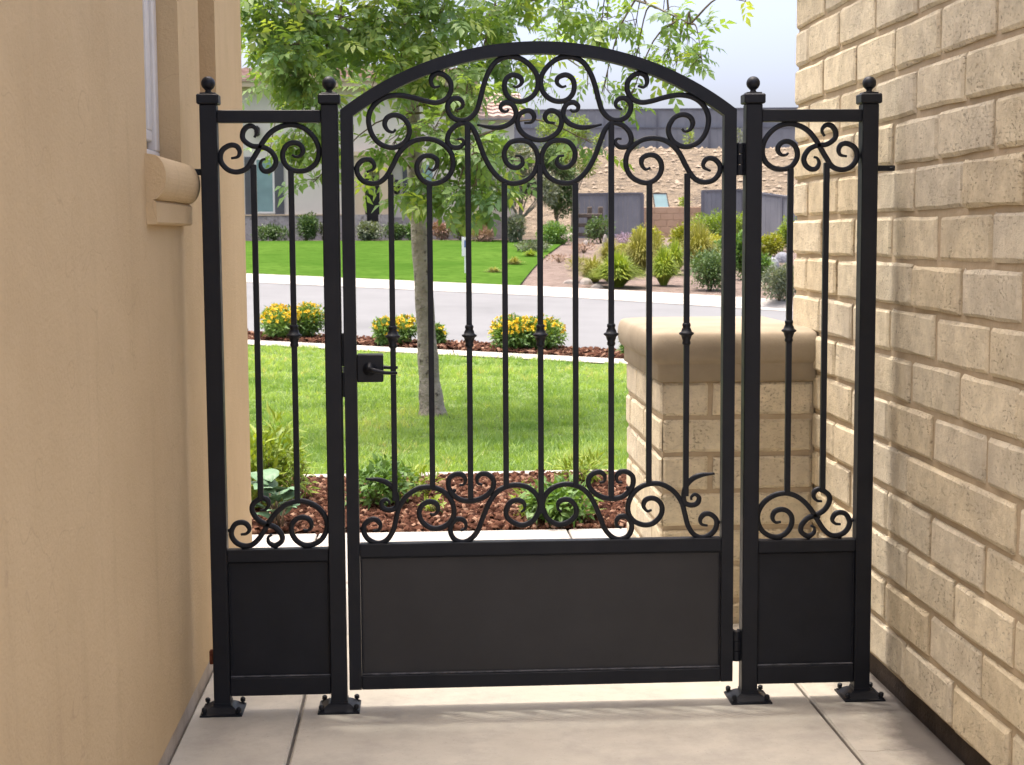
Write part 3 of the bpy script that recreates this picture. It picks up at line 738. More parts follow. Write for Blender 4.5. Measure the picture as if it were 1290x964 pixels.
dry = 1.1 * np.clip(1 - np.hypot((tx - .55) / .5, (ty - 5.6) / .9), 0, 1) + .9 * np.clip(1 - np.hypot((tx + .50) / .45, (ty - 5.5) / 1.0), 0, 1) + .25 * (ty > 11)
tt = np.clip(.02 + .85 * pt + .25 * (RNG.random(nt_) - .5) + (RNG.random(nt_) < .03 + .55 * dry) * .35, 0, 1)
th_ = (.022 + .045 * vnoise(tx, ty, 4.3, 5) ** 1.5) * (.7 + .7 * RNG.random(nt_)); tr_ = .018 + .03 * RNG.random(nt_)
xx = np.repeat(tx, nbl) + np.repeat(tr_, nbl) * RNG.normal(size=nt_ * nbl) * .7; yy = np.repeat(ty, nbl) + np.repeat(tr_, nbl) * RNG.normal(size=nt_ * nbl) * .7
hh = np.repeat(th_, nbl) * (.5 + .8 * RNG.random(nt_ * nbl)); tint = np.clip(np.repeat(tt, nbl) + .22 * (RNG.random(nt_ * nbl) - .5), 0, 1)
inb = yy > 4.985; xx, yy, hh, tint = xx[inb], yy[inb], hh[inb], tint[inb]
tag(link('grass', blades('grass', xx, yy, Hv(xx, yy) - .003, hh, .0075 + .005 * RNG.random(len(xx)), tint, M['grass'], 1.3)), 'short patchy green lawn grass between the planting bed and pavement', 'grass', kind='stuff')

M['mulch'] = leaf_mat('bark_chip', (0.030, 0.013, 0.009), (0.105, 0.048, 0.030), (0.27, 0.17, 0.115), 0.0, 0.9, 0.04)
def chips(name, x, y, z, size, label):
    n = len(x); V = np.empty((n, 8, 3)); L = size * (.6 + RNG.random(n)); Wd = L * (.25 + .35 * RNG.random(n)); T = .004 + .005 * RNG.random(n)
    base = np.array([[-1, -1, -1], [1, -1, -1], [1, 1, -1], [-1, 1, -1], [-.8, -.7, 1], [.9, -.8, 1], [.7, .8, 1], [-.9, .9, 1]], float)
    az = RNG.random(n) * 2 * PI; ti = (RNG.random(n) - .5) * 1.3; rl = (RNG.random(n) - .5) * 1.0
    for k in range(8):
        p = np.stack([base[k, 0] * L / 2, base[k, 1] * Wd / 2, base[k, 2] * T], 1)
        y1 = p[:, 1] * np.cos(rl) - p[:, 2] * np.sin(rl); z1 = p[:, 1] * np.sin(rl) + p[:, 2] * np.cos(rl)
        x1 = p[:, 0] * np.cos(ti) - z1 * np.sin(ti); z2 = p[:, 0] * np.sin(ti) + z1 * np.cos(ti)
        V[:, k] = np.stack([x + x1 * np.cos(az) - y1 * np.sin(az), y + x1 * np.sin(az) + y1 * np.cos(az), z + z2], 1)
    q = np.array([[4, 5, 6, 7], [0, 1, 5, 4], [1, 2, 6, 5], [2, 3, 7, 6], [3, 0, 4, 7]])
    F = (np.arange(n)[:, None, None] * 8 + q[None]).reshape(-1, 4); t = np.repeat(np.clip(RNG.random(n) ** 1.4, 0, 1), 5)
    return tag(link(name, np_mesh(name, V.reshape(-1, 3), F, M['mulch'], t)), label, 'mulch', kind='stuff')
n = 24000; x = -2.6 + 4.9 * RNG.random(n); y = 3.05 + 1.81 * RNG.random(n)
chips('bark_mulch', x, y, -.016 + .028 * RNG.random(n) + .02 * vnoise(x, y, 4, 9), .032, 'red-brown bark mulch in the bed beside the walk')
n = 9000; x = -7 + 13 * RNG.random(n); y = 14.78 + 1.24 * RNG.random(n) - SK * x
chips('bark_mulch', x, y, Hv(x, y) + .005 + .04 * RNG.random(n), .075, 'red-brown bark mulch on the verge under the flower bushes')

# ------------------------------------------------------------------ leaf builders
def leaf_quads(P, Dn, Up, ln, wd):
    """Pointed folded leaves: base P, direction Dn, normal-ish Up. Two quads each (4 tri)."""
    S = np.cross(Dn, Up); S /= np.linalg.norm(S, axis=1)[:, None] + 1e-9; U2 = np.cross(S, Dn)
    ln = ln[:, None]; wd = wd[:, None]
    a = P; tip = P + Dn * ln - U2 * ln * .12; ml = P + Dn * ln * .45 + S * wd / 2 + U2 * wd * .16; mr = P + Dn * ln * .45 - S * wd / 2 + U2 * wd * .16
    mid = P + Dn * ln * .5
    V = np.stack([a, ml, tip, mr, mid], 1); n = len(P)
    q = np.array([[0, 4, 1], [4, 2, 1], [0, 3, 4], [4, 3, 2]])
    return V.reshape(-1, 3), (np.arange(n)[:, None, None] * 5 + q[None]).reshape(-1, 3)
def rdir(n):
    v = RNG.normal(size=(n, 3)); return v / np.linalg.norm(v, axis=1)[:, None]
def foliage(name, blobs, count, ln, wd, m, parent, tint=(0.0, .75), droop=.15, shell=.55, loc=(0, 0, 0), up=.4):
    """Leaves spread through ellipsoid blobs [(cx,cy,cz,rx,ry,rz,weight)]; denser towards the outside."""
    B = np.array(blobs, float); w_ = B[:, 6] / B[:, 6].sum(); k = RNG.choice(len(B), count, p=w_); d = rdir(count)
    r = (shell + (1 - shell) * RNG.random(count)) ** .8; r *= .82 + .36 * vnoise(d[:, 0] * 3 + k * 7.1, d[:, 2] * 3 + d[:, 1] * 2, 1.6, 77)
    P = B[k, :3] + d * r[:, None] * B[k, 3:6]; keep = P[:, 2] > .004; P, d, k = P[keep], d[keep], k[keep]; c = len(P)
    Dn = d * .8 + rdir(c) * .8; Dn[:, 2] += up - droop; Dn /= np.linalg.norm(Dn, axis=1)[:, None]
    Up = rdir(c) * .7 + np.array([0, 0, 1.0])
    V, F = leaf_quads(P, Dn, Up, ln * (.6 + .8 * RNG.random(c)), wd * (.6 + .8 * RNG.random(c)))
    bt = RNG.random(len(B)); t = tint[0] + (tint[1] - tint[0]) * np.clip(.55 * RNG.random(c) + .45 * bt[k], 0, 1)
    o = link(name, np_mesh(name, V, F, m, np.repeat(t, 4)), parent, loc); o['kind'] = 'stuff'
    return o
def stems(parent, n, h, spread, m, r=.006, name='stems', z0=-.02):
    mb = MB()
    for i in range(n):
        a = random.random() * 2 * PI; s = spread * (.3 + .7 * random.random())
        mb.tube([(0.02 * math.cos(a), .02 * math.sin(a), z0), (s * .5 * math.cos(a), s * .5 * math.sin(a), h * .5), (s * math.cos(a), s * math.sin(a), h * (.7 + .3 * random.random()))], [r, r * .8, r * .4], 5)
    return mb.build(name, m, parent, True)
def grass_clump(parent, n, h, spread, w, m, name='blades', tint=(0.1, .9)):
    a = RNG.random(n) * 2 * PI; th = 1.35 * RNG.random(n) ** .65; s = spread * np.sin(th) * (.8 + .35 * RNG.random(n)) + .02; hh = h * (.25 + .75 * np.cos(th)) * (.8 + .35 * RNG.random(n)); V = []; F = []
    K = 5; Vv = np.empty((n, 2 * K, 3)); ww = w * (.7 + .6 * RNG.random(n)); b0 = .16 * spread * RNG.random(n)
    for k in range(K):
        t = k / (K - 1); rr = b0 + s * t ** 1.15; z = hh * (2.1 * t - (.95 + .55 * s / spread) * t * t) ; wk = ww * (1 - t) ** .6 * .5 + .0006
        c = np.stack([np.cos(a) * rr, np.sin(a) * rr, np.maximum(z - .01, -.01)], 1); sd = np.stack([-np.sin(a), np.cos(a), 0 * a], 1)
        Vv[:, 2 * k] = c - sd * wk[:, None]; Vv[:, 2 * k + 1] = c + sd * wk[:, None]
    q = np.array([[2 * k, 2 * k + 1, 2 * k + 3, 2 * k + 2] for k in range(K - 1)]); F = (np.arange(n)[:, None, None] * 2 * K + q[None]).reshape(-1, 4)
    t = tint[0] + (tint[1] - tint[0]) * RNG.random(n)
    o = link(name, np_mesh(name, Vv.reshape(-1, 3), F, m, np.repeat(t, K - 1)), parent); o['kind'] = 'stuff'; return o

M['bark'] = surf('tree_bark', (0.23, 0.20, 0.165), (0.40, 0.36, 0.305), 9, 0.95, 26, 1.0, 0.04, fine=(13, (0.09, 0.074, 0.058), 0.58, 0.70))
M['twig'] = surf('twig_bark', (0.10, 0.075, 0.045), (0.16, 0.125, 0.08), 30, 0.9, 60, 0.3)
M['ash'] = leaf_mat('ash_leaf', (0.12, 0.23, 0.105), (0.31, 0.44, 0.16), (0.49, 0.57, 0.19), 0.5, 0.34)

# ------------------------------------------------------------------ ash tree on the lawn
TB = at(545, 531, 8.0); TB.z = H(TB.x, 8.0)
tree = empty('ash_tree', TB); tag(tree, 'young ash tree with leafy drooping branches on the near lawn', 'tree')
def tw(px, py, Y): return at(px, py, Y) - TB
tp = [Vector((0, 0, -.06)), Vector((0, 0, .03)), tw(541, 480, 8), tw(536, 400, 8), tw(529, 300, 8), tw(523, 220, 8), tw(519, 140, 8), tw(514, 60, 8), tw(508, -40, 8.05), tw(512, -140, 8.1), tw(516, -230, 8.1)]
tr = [.150, .118, .090, .078, .073, .068, .062, .052, .042, .03, .012]
tc = catmull(tp, 5); rr = [tr[min(i // 5, 10)] + (tr[min(i // 5 + 1, 10)] - tr[min(i // 5, 10)]) * (i % 5) / 5 for i in range(len(tc))]
rr = [r * (1 + .05 * math.sin(i * 1.7)) for i, r in enumerate(rr)]
MB().tube(tc, rr, 14).build('trunk', M['bark'], tree, True)
limb_paths = [[(517, 110, 8), (470, 60, 7.6), (400, 20, 7.0), (330, -10, 6.6)], [(519, 130, 8), (560, 60, 8.2), (640, 10, 8.0), (720, -10, 7.6), (800, 0, 7.3), (870, 30, 7.1)],
              [(515, 80, 8), (540, 0, 8.6), (600, -70, 9.2)], [(512, 20, 8), (450, -60, 8.6), (380, -120, 9.0)], [(520, 170, 8), (555, 140, 7.4), (590, 150, 6.9), (605, 190, 6.7)],
              [(517, 120, 8), (480, 90, 8.6), (410, 70, 9.0), (370, 90, 9.2)], [(518, 135, 8), (600, 90, 8.9), (680, 60, 9.3), (740, 90, 9.4)],
              [(512, 0, 8), (580, -90, 7.6), (680, -120, 7.0), (760, -90, 6.7)], [(510, -40, 8), (440, -140, 7.4), (360, -170, 6.9)], [(510, -100, 8), (540, -200, 8.5), (590, -260, 9)]]
nodes_ = [Vector(p) for p in tc[25:]]
for lpth in limb_paths:
    P = catmull([tw(*q) for q in lpth], 5); m_ = len(P)
    MB().tube(P, [.034 * (1 - .85 * i / (m_ - 1)) for i in range(m_)], 7).build('limb', M['bark'], tree, True); nodes_ += P[3:]
# leaf clusters: photo position, distance, radius (m), compound leaves
clusters = [(335, 25, 7.0, .34, 90), (375, 70, 6.8, .30, 70), (385, 120, 6.9, .26, 55), (378, 165, 6.8, .20, 30), (360, 100, 8.8, .3, 45), (430, 25, 7.2, .36, 95), (450, 70, 7.6, .26, 50),
    (500, 30, 7.5, .36, 85), (505, 85, 7.2, .24, 45), (560, 30, 7.4, .36, 85), (555, 95, 7.2, .26, 50), (610, 60, 7.6, .30, 55), (625, 15, 8.0, .34, 60), (595, 115, 7.0, .20, 26), (545, 165, 6.9, .22, 36), (585, 190, 6.8, .24, 34),
    (600, 235, 6.7, .22, 26), (545, 225, 6.9, .18, 26), (570, 258, 6.7, .13, 11), (515, 250, 7.0, .12, 12), (608, 268, 6.9, .12, 7), (495, 185, 7.2, .12, 12), (640, 215, 7.2, .15, 14), (655, 130, 9.2, .18, 12), (690, 65, 9.0, .24, 22), (710, 20, 7.8, .26, 30), (690, 110, 9.2, .15, 9),
    (745, 180, 7.2, .13, 8), (740, 110, 9.2, .14, 9), (765, 25, 7.4, .22, 22), (755, 60, 7.5, .15, 10), (800, 35, 7.3, .18, 13), (835, 20, 7.2, .16, 12), (865, 50, 7.1, .16, 13), (885, 80, 7.0, .13, 10), (840, 75, 7.2, .13, 9), (800, 80, 7.3, .10, 6), (850, 95, 7.1, .10, 6), (790, 135, 7.2, .07, 4), (758, 118, 7.3, .10, 6),
    (940, 2, 6.9, .08, 4), (320, 70, 9.0, .16, 10), (405, 200, 7.0, .13, 10), (390, 235, 7.0, .08, 5), (465, 120, 8.4, .16, 14), (470, 215, 7.6, .12, 8), (340, 190, 8.6, .1, 5)]
for q in limb_paths + limb_paths[:3]:
    for k in range(1, len(q)):
        if q[k][1] < 0: clusters.append((q[k][0] + random.uniform(-40, 40), q[k][1] - 30, q[k][2], .45, 32))
for k in range(14): clusters.append((random.uniform(330, 740), random.uniform(-260, -60), random.uniform(6.7, 9.4), .45, 26))
tw_mb = MB(); LP = []; LD = []
for (px, py, Y, r, cnt) in clusters:
    cnt = int(cnt * (1.28 if px < 640 else 1.0))
    c = tw(px, py, Y); best = min(nodes_, key=lambda q: (q - c).length + (0.5 if q.z > c.z + 1.2 else 0))
    mid = (best + c) / 2 + Vector((0, 0, .10 + .1 * random.random()))
    tw_mb.tube(catmull([best, mid, c], 4), [.009, .0085, .008, .007, .006, .0055, .005, .0045, .004], 4, False)
    for s in range(max(3, cnt // 7)):
        d = Vector(rdir(1)[0]) * r; d.z *= .75; e = c + d
        pth = catmull([mid.lerp(c, .6 + .4 * random.random()), c + d * .5 + Vector((0, 0, .04)), e], 3); tw_mb.tube(pth, [.004, .0037, .0034, .003, .0026, .002, .0015], 3, False)
        m_ = max(2, round(cnt / max(3, cnt // 7)))
        for q in range(m_):
            t = .25 + .75 * (q + random.random()) / m_; i = min(len(pth) - 2, int(t * (len(pth) - 1))); b_ = pth[i].lerp(pth[i + 1], t * (len(pth) - 1) - i)
            dr = (d.normalized() * .6 + Vector(rdir(1)[0]) * .8); dr.z -= .25; LP.append(b_); LD.append(dr.normalized())
tw_mb.build('twigs', M['twig'], tree, True)['kind'] = 'stuff'
def compound(seed):
    """One pinnate ash leaf along +x: rachis with paired leaflets and a terminal one."""
    r = random.Random(seed); V = []; F = []; st = np.random.default_rng(seed); P = []; D = []; U = []; Ls = []
    Ln = .20
    for k in range(3):
        for s in (-1, 1):
            x = .07 + .05 * k; P.append((x, 0, -.25 * x * x)); a = s * (1.0 + r.uniform(-.2, .2)); D.append((math.cos(a), math.sin(a), -.25 + r.uniform(-.2, .2))); U.append((r.uniform(-.3, .3), r.uniform(-.3, .3), 1)); Ls.append(.090 * r.uniform(.85, 1.15))
    P.append((Ln, 0, -.25 * Ln * Ln)); D.append((1, r.uniform(-.2, .2), -.35)); U.append((.2, 0, 1)); Ls.append(.105)
    P, D, U, Ls = map(np.array, (P, D, U, Ls)); D = D / np.linalg.norm(D, axis=1)[:, None]
    V, F = leaf_quads(P.astype(float), D, U.astype(float), Ls, Ls * .46); b = len(V)
    V = np.vstack([V, [(0, -.0012, 0), (0, .0012, 0), (Ln, .0008, -.25 * Ln * Ln), (Ln * .5, 0, .002 - .0625 * Ln * Ln)]]); F = np.vstack([F, [(b, b + 1, b + 3), (b + 1, b + 2, b + 3)]])
    return V, F
CL = [compound(s) for s in range(5)]
order = sorted(range(len(LP)), key=lambda i: (0 if (TB + LP[i]).z < 3.45 else 1, (TB + LP[i] - CAM).length))
lift = set(order[:300]); mass_V = []; mass_F = []; mass_t = []; nb = 0; lm = {}
for i in range(len(LP)):
    q = LD[i].to_track_quat('X', 'Z'); rl = Matrix.Rotation(random.uniform(-.9, .9), 3, 'X'); Mx = q.to_matrix() @ rl; sc = random.uniform(.75, 1.15); k = random.randrange(5)
    yt = clamp(.22 + .50 * random.random() + .30 * (random.random() < .22) + .1 * math.sin(LP[i].x * 4 + LP[i].z * 5), 0, 1)
    if i in lift:
        ti = int(yt * 4); key = (k, ti)
        if key not in lm: lm[key] = np_mesh('leaf', CL[k][0], CL[k][1], M['ash'], np.clip((ti + .5) / 4 + .08 * (RNG.random(len(CL[k][1])) - .5), 0, 1))
        o = link('leaf', lm[key], tree); o.matrix_local = Matrix.Translation(LP[i]) @ (Mx * sc).to_4x4(); continue
    A = np.array(Mx) * sc; V = CL[k][0] @ A.T + np.array(LP[i]); mass_V.append(V); mass_F.append(CL[k][1] + nb); nb += len(V); mass_t.append(np.full(len(CL[k][1]), yt))
o = link('crown', np_mesh('crown', np.vstack(mass_V), np.vstack(mass_F), M['ash'], np.clip(np.concatenate(mass_t) + .1 * (RNG.random(sum(map(len, mass_t))) - .5), 0, 1)), tree); o['kind'] = 'stuff'

# ------------------------------------------------------------------ bedding plants in the mulch
M['hosta'] = surf('hosta_leaf', (0.085, 0.165, 0.085), (0.15, 0.25, 0.14), 30, 0.5, 40, 0.2)
M['lime'] = leaf_mat('lime_leaf', (0.13, 0.22, 0.035), (0.32, 0.40, 0.06), (0.46, 0.48, 0.09), 0.35)
M['green'] = leaf_mat('green_leaf', (0.07, 0.155, 0.04), (0.17, 0.29, 0.07), (0.26, 0.38, 0.10), 0.3)
def broad_leaf(L, Wd, seed):
    r = random.Random(seed); mb = MB()
    def fn(a, b):
        t = b; w_ = math.sin(PI * min(1, t ** .75)) ** .8 * Wd / 2 * (1 if t < .999 else 0); s = (a - .5) * 2
        return (s * w_, t * L, .10 * L * math.sin(t * 2.2) - .16 * L * t * t + .22 * abs(s) * w_ + .006 * math.cos(s * 14) * (1 - t))
    mb.grid(fn, 6, 5); return mb.mesh('leaf', M['hosta'], True)
hm = [broad_leaf(.15, .115, s) for s in range(2)] + [broad_leaf(.11, .085, 3)]
def hosta(px, py, Y, label, n, sc):
    p = at(px, py, Y); r = empty('hosta_plant', (p.x, p.y, 0.0)); tag(r, label, 'plant')
    for i in range(n):
        a = i * 2.4 + random.random(); el = random.uniform(.25, 1.0)
        link('leaf', random.choice(hm), r, (.03 * math.sin(-a), .03 * math.cos(a), .04 + .20 * sc * random.random()), (el * .6, random.uniform(-.2, .2), a), (sc, sc, sc))
    stems(r, 8, .2 * sc, .06, M['twig'], .005); return r
def small_plant(px, py, Y, label, rx, rz, cnt, m, ln=.05, wd=.022, name='leafy_plant', tint=(0, .8)):
    p = at(px, py, Y); z = H(p.x, p.y); r = empty(name, (p.x, p.y, z)); tag(r, label, 'plant')
    bl = [(random.uniform(-.5, .5) * rx, random.uniform(-.4, .4) * rx, rz * random.uniform(.4, .75), rx * .55, rx * .55, rz * .5, 1) for _ in range(6)]
    foliage('foliage', bl, cnt, ln, wd, m, r, tint, shell=.3); stems(r, 9, rz * .8, rx * .7, M['twig'], .004); return r
hosta(345, 668, 3.25, 'blue-green hosta with round leaves at the corner of the stucco house', 15, 1.0)
hosta(352, 690, 3.12, 'small hosta at the walk edge below the larger hosta', 6, .8)
small_plant(338, 640, 3.75, 'tall lime-green leafy plant behind the hosta by the house corner', .22, .42, 800, M['lime'], .085, .02)
small_plant(375, 628, 4.0, 'loose pale green plant right of the hosta', .15, .32, 260, M['lime'], .08, .016)
small_plant(480, 640, 3.75, 'bushy dark green plant in the mulch behind the latch side of the gate', .24, .22, 900, M['green'], .05, .024)
small_plant(535, 632, 4.1, 'low yellow-green tuft between the bushy plants in the mulch', .16, .16, 240, M['lime'], .06, .014)
small_plant(545, 655, 3.5, 'tiny green sprig alone in the mulch', .06, .08, 60, M['lime'], .045, .018)
small_plant(712, 660, 3.2, 'leafy green plant in the mulch behind the middle of the gate', .25, .19, 900, M['green'], .06, .026, tint=(.1, .9))
small_plant(735, 615, 4.45, 'feathery pale green plant at the lawn edge near the pillar', .18, .15, 320, M['lime'], .07, .012)
small_plant(668, 655, 3.35, 'sparse pale seedling left of the leafy green plant', .12, .16, 130, M['lime'], .05, .016)

# ------------------------------------------------------------------ yellow flower bushes on the verge
M['petal'] = leaf_mat('yellow_petal', (0.62, 0.40, 0.02), (0.78, 0.58, 0.04), (0.72, 0.46, 0.03), 0.25, 0.5)
def flower_bush(px, py, wpx, hpx, label, nfl):
    u = 15.35; lo, hi = 8.0, 24.0
    for _ in range(40):
        Y = (lo + hi) / 2; p = at(px, py, Y)
        if p.z > H(p.x, p.y): lo = Y
        else: hi = Y
    s = (p.y - CAM.y) / F_PX; rx = wpx * s / 2; rz = hpx * s; z = H(p.x, p.y)
    r = empty('flower_bush', (p.x, p.y + .1, z)); tag(r, label, 'bush', 'yellow flower bushes along the verge')
    bl = [(random.uniform(-.62, .62) * rx, random.uniform(-.5, .5) * rx, rz * random.uniform(.35, .62), rx * .46, rx * .46, rz * .42, 1) for _ in range(14)]
    foliage('foliage', bl, int(6500 * max(.3, wpx / 100)), .06, .028, M['green'], r, (0.1, 1.0), shell=.25)
    stems(r, 14, rz * .7, rx * .7, M['twig'], .006)
    P = []; 
    for _ in range(int(nfl * 1.7)):
        b = random.choice(bl); d = rdir(1)[0]; d[2] = abs(d[2]) * .9 + .25; d /= np.linalg.norm(d); P.append((np.array(b[:3]) + d * np.array(b[3:6]) * random.uniform(.95, 1.15), d))
    VV = []; FF = []; nb = 0; T = []
    for c, d in P:
        k = 7; D = rdir(k) * .9 + d * .5; D /= np.linalg.norm(D, axis=1)[:, None]
        V, F = leaf_quads(np.repeat(c[None], k, 0), D, rdir(k) * .3 + d, np.full(k, .036), np.full(k, .026)); VV.append(V); FF.append(F + nb); nb += len(V); T.append(np.full(len(F), random.random()))
    o = link('flowers', np_mesh('flowers', np.vstack(VV), np.vstack(FF), M['petal'], np.concatenate(T)), r); o['kind'] = 'stuff'; return r
flower_bush(371, 429, 84, 43, 'large yellow-flowered bush on the verge nearest the stucco house', 210)
flower_bush(497, 437, 58, 36, 'small yellow-flowered bush on the verge just left of the tree trunk', 110)
flower_bush(549, 438, 26, 28, 'narrow green bush half hidden behind the tree trunk', 18)
flower_bush(670, 443, 104, 44, 'widest yellow-flowered bush on the verge behind the middle of the gate', 230)
flower_bush(800, 452, 36, 32, 'green bush at the verge end partly behind the pillar', 20)

# ------------------------------------------------------------------ across the street: lawn, garden
M['gravel'] = surf('garden_soil', (0.135, 0.10, 0.08), (0.21, 0.16, 0.13), 1.6, 0.95, 14, 0.9, 0.05, fine=(6, (0.075, 0.055, 0.042), 0.5, 0.68))
def far_sheet(name, m, poly_fn, nx, ny, dz):
    mb = MB(); mb.grid(lambda a, b: (lambda q: (q[0], q[1], H(q[0], q[1]) + dz))(poly_fn(a, b)), nx, ny); return struct(mb.build(name, m, smooth=True))
# right edge of the far lawn curves back from the kerb
def lawn_right(t): return 1.55 + 2.9 * t + .9 * math.sin(t * PI) * -.2
far_sheet('far_garden', M['gravel'], lambda a, b: (lambda x: (x, (26.25 - SK * x) + (51.9 - (26.25 - SK * x)) * b))(-34 + 64 * a), 90, 24, -.02)
far_sheet('far_lawn', M['far_turf'], lambda a, b: (lambda x: (x, (26.3 - SK * x) + (46.0 - (26.3 - SK * x)) * b))(-34 + (34 + lawn_right(b)) * a), 60, 24, .02)
# ------------------------------------------------------------------ house across the street
M['cream'] = surf('cream_stucco', (0.56, 0.52, 0.455), (0.63, 0.585, 0.52), 0.8, 0.95, 12, 0.3, 0.02)
M['tanw'] = surf('tan_trim', (0.50, 0.40, 0.28), (0.58, 0.47, 0.34), 0.8, 0.95, 12, 0.3, 0.02)
M['stone'] = surf('grey_stone', (0.26, 0.245, 0.235), (0.40, 0.375, 0.355), 3.5, 0.95, 9, 0.8, 0.05, fine=(7, (0.18, 0.165, 0.155), 0.52, 0.7))
M['shutter'] = surf('grey_shutter', (0.085, 0.085, 0.095), (0.115, 0.115, 0.125), 2, 0.6, 20, 0.2)
M['door'] = surf('dark_door', (0.012, 0.011, 0.012), (0.022, 0.02, 0.021), 2, 0.4, 20, 0.2)
M['tile'] = surf('roof_tile', (0.30, 0.205, 0.165), (0.46, 0.36, 0.31), 2.4, 0.9, 20, 0.5, 0.02)
HY = 48.0; G0 = 1.33
fh = empty('neighbour_house', (-4.0, HY, G0)); tag(fh, 'cream two-storey house with tile roof across the street behind the tree', 'house')
def fx(px): return at(px, 200, HY).x
def fz(py): return at(500, py, HY).z
def fp(name, mb, m, parent=None):
    mb.v = [(x + 4.0, y - HY, z - G0) for x, y, z in mb.v]; return mb.build(name, m, parent or fh)
XR = fx(648)
fp('wall', MB().box(-15, XR, HY, HY + 9, G0, fz(187)), M['cream'])
fp('upper_wall', MB().box(-15, fx(600), HY, HY + 8.6, fz(187) + .001, fz(104) - .19), M['cream'])
wn_ = fp('wainscot', MB().box(-15, fx(447), HY - .06, HY - .001, G0, fz(271)), M['stone'])
fp('wainscot', MB().box(fx(492), XR, HY - .06, HY - .001, G0, fz(274)), M['stone'])
fp('ledge', MB().box(-15.02, fx(447), HY - .10, HY - .001, fz(271) + .001, fz(269.5)), M['tanw'])
def tiles(name, x0, x1, y0, z0, y1, z1, rows):
    mb = MB()
    for k in range(rows):
        a, b = k / rows, (k + 1) / rows; ya, yb = y0 + (y1 - y0) * a, y0 + (y1 - y0) * b; za, zb = z0 + (z1 - z0) * a, z0 + (z1 - z0) * b
        n = int((x1 - x0) / .3)
        for i in range(n):
            xa = x0 + (x1 - x0) * i / n; xb = x0 + (x1 - x0) * (i + 1) / n; d = random.uniform(0, .015)
            mb.add([(xa, ya, za + .05 + d), ((xa + xb) / 2, ya, za + .10 + d), (xb, ya, za + .05 + d), (xb, yb, zb + .005), ((xa + xb) / 2, yb, zb + .05), (xa, yb, zb + .005), (xa, ya, za - .01), (xb, ya, za - .01)],
                   [(0, 1, 4, 5), (1, 2, 3, 4), (6, 7, 2, 1, 0)])
    o = fp(name, mb, M['tile']); o['kind'] = 'stuff'; return o
tiles('roof_tiles', -15.2, fx(606), HY - .5, fz(104), HY + 4.4, fz(70), 12)
fp('roof', MB().box(-15.1, fx(605), HY - .45, HY + 8.8, fz(104) - .18, fz(104) - .005), M['tanw'])
fp('fascia', MB().box(fx(428), fx(512), HY - .5, HY - .001, fz(197), fz(192)), M['tanw'])
tiles('gable_roof_tiles', fx(595), fx(660), HY - .35, fz(150), HY + 1.9, fz(112), 7)
fp('gable_wall', MB().box(fx(600) + .01, fx(648), HY, HY + 6, fz(187) + .001, fz(150) - .03), M['cream'])
def fwindow(x0, x1, z0, z1, glass, shut=None):
    wroot = fp('window', MB().box(x0 - .06, x1 + .06, HY - .05, HY - .002, z0 - .06, z0).box(x0 - .06, x1 + .06, HY - .05, HY - .002, z1, z1 + .06).box(x0 - .06, x0, HY - .05, HY - .002, z0, z1).box(x1, x1 + .06, HY - .05, HY - .002, z0, z1), M['window_white'])
    fp('pane', MB().box(x0 + .001, x1 - .001, HY - .03, HY - .003, z0 + .001, z1 - .001), glass, wroot).location = (0, 0, 0)
    sl = MB(); k = z0 + .04
    while k < z1 - .05: sl.box(x0 + .01, x1 - .01, HY - .036, HY - .0305, k, k + .05); k += .085
    fp('blind', sl, M['blind_glass'], wroot)
    if shut:
        for a, b in shut:
            s_ = fp('shutter', MB().box(a, b, HY - .06, HY - .002, z0 - .1, z1 + .1), M['shutter'])
            lv = MB(); k = z0
            while k < z1: lv.box(a + .05, b - .05, HY - .075, HY - .0605, k, k + .06); k += .1
            fp('louvre', lv, M['shutter'], s_)
fwindow(fx(323), fx(343), fz(266), fz(201), M['blind_glass'], [(fx(308), fx(320.5)), (fx(345.5), fx(357))])
fwindow(fx(521), fx(545), fz(266), fz(208), M['blind_glass'], [(fx(507), fx(518))])
fp('fascia_lamp', MB().lathe([(.02, 0), (.09, .05), (.10, .28), (.03, .36)], 8, (fx(325), HY - .12, fz(172))), M['door'])
dr = fp('door', MB().box(fx(456), fx(482), HY - .04, HY - .002, G0 + .08, fz(222)), M['door'])
wr = MB().lathe([(.07, -.02), (.12, -.03), (.15, 0), (.12, .03), (.07, .02)], 18)
wr.v = [(fx(468.5) + x, HY - .08 + z, fz(241) + y) for x, y, z in wr.v]; fp('wreath', wr, M['shutter'], dr)
for a, b in ((447, 459.5), (478, 491)): 
    c_ = fp('porch_column', MB().box(fx(a), fx(b), HY - .42, HY - .05, G0 + .9, fz(196) - .001), M['tanw'])
    fp('column_base', MB().box(fx(a) - .05, fx(b) + .05, HY - .47, HY - .062, G0, G0 + .9), M['stone'], c_)
fp('porch_lintel', MB().box(fx(459.5) + .001, fx(478) - .001, HY - .40, HY - .07, fz(222) + .15, fz(196) - .002), M['tanw'])
fp('wall_lantern', MB().lathe([(.03, -.25), (.10, -.2), (.12, .1), (.14, .12), (.04, .25)], 8, (fx(499.5), HY - .15, fz(236))), M['door'])
fp('mail_post', MB().box(fx(584), fx(590), HY - 1.6, HY - 1.3, G0, fz(262)).box(fx(582), fx(592), HY - 1.75, HY - 1.15, fz(262) + .002, fz(253)), M['stone'])

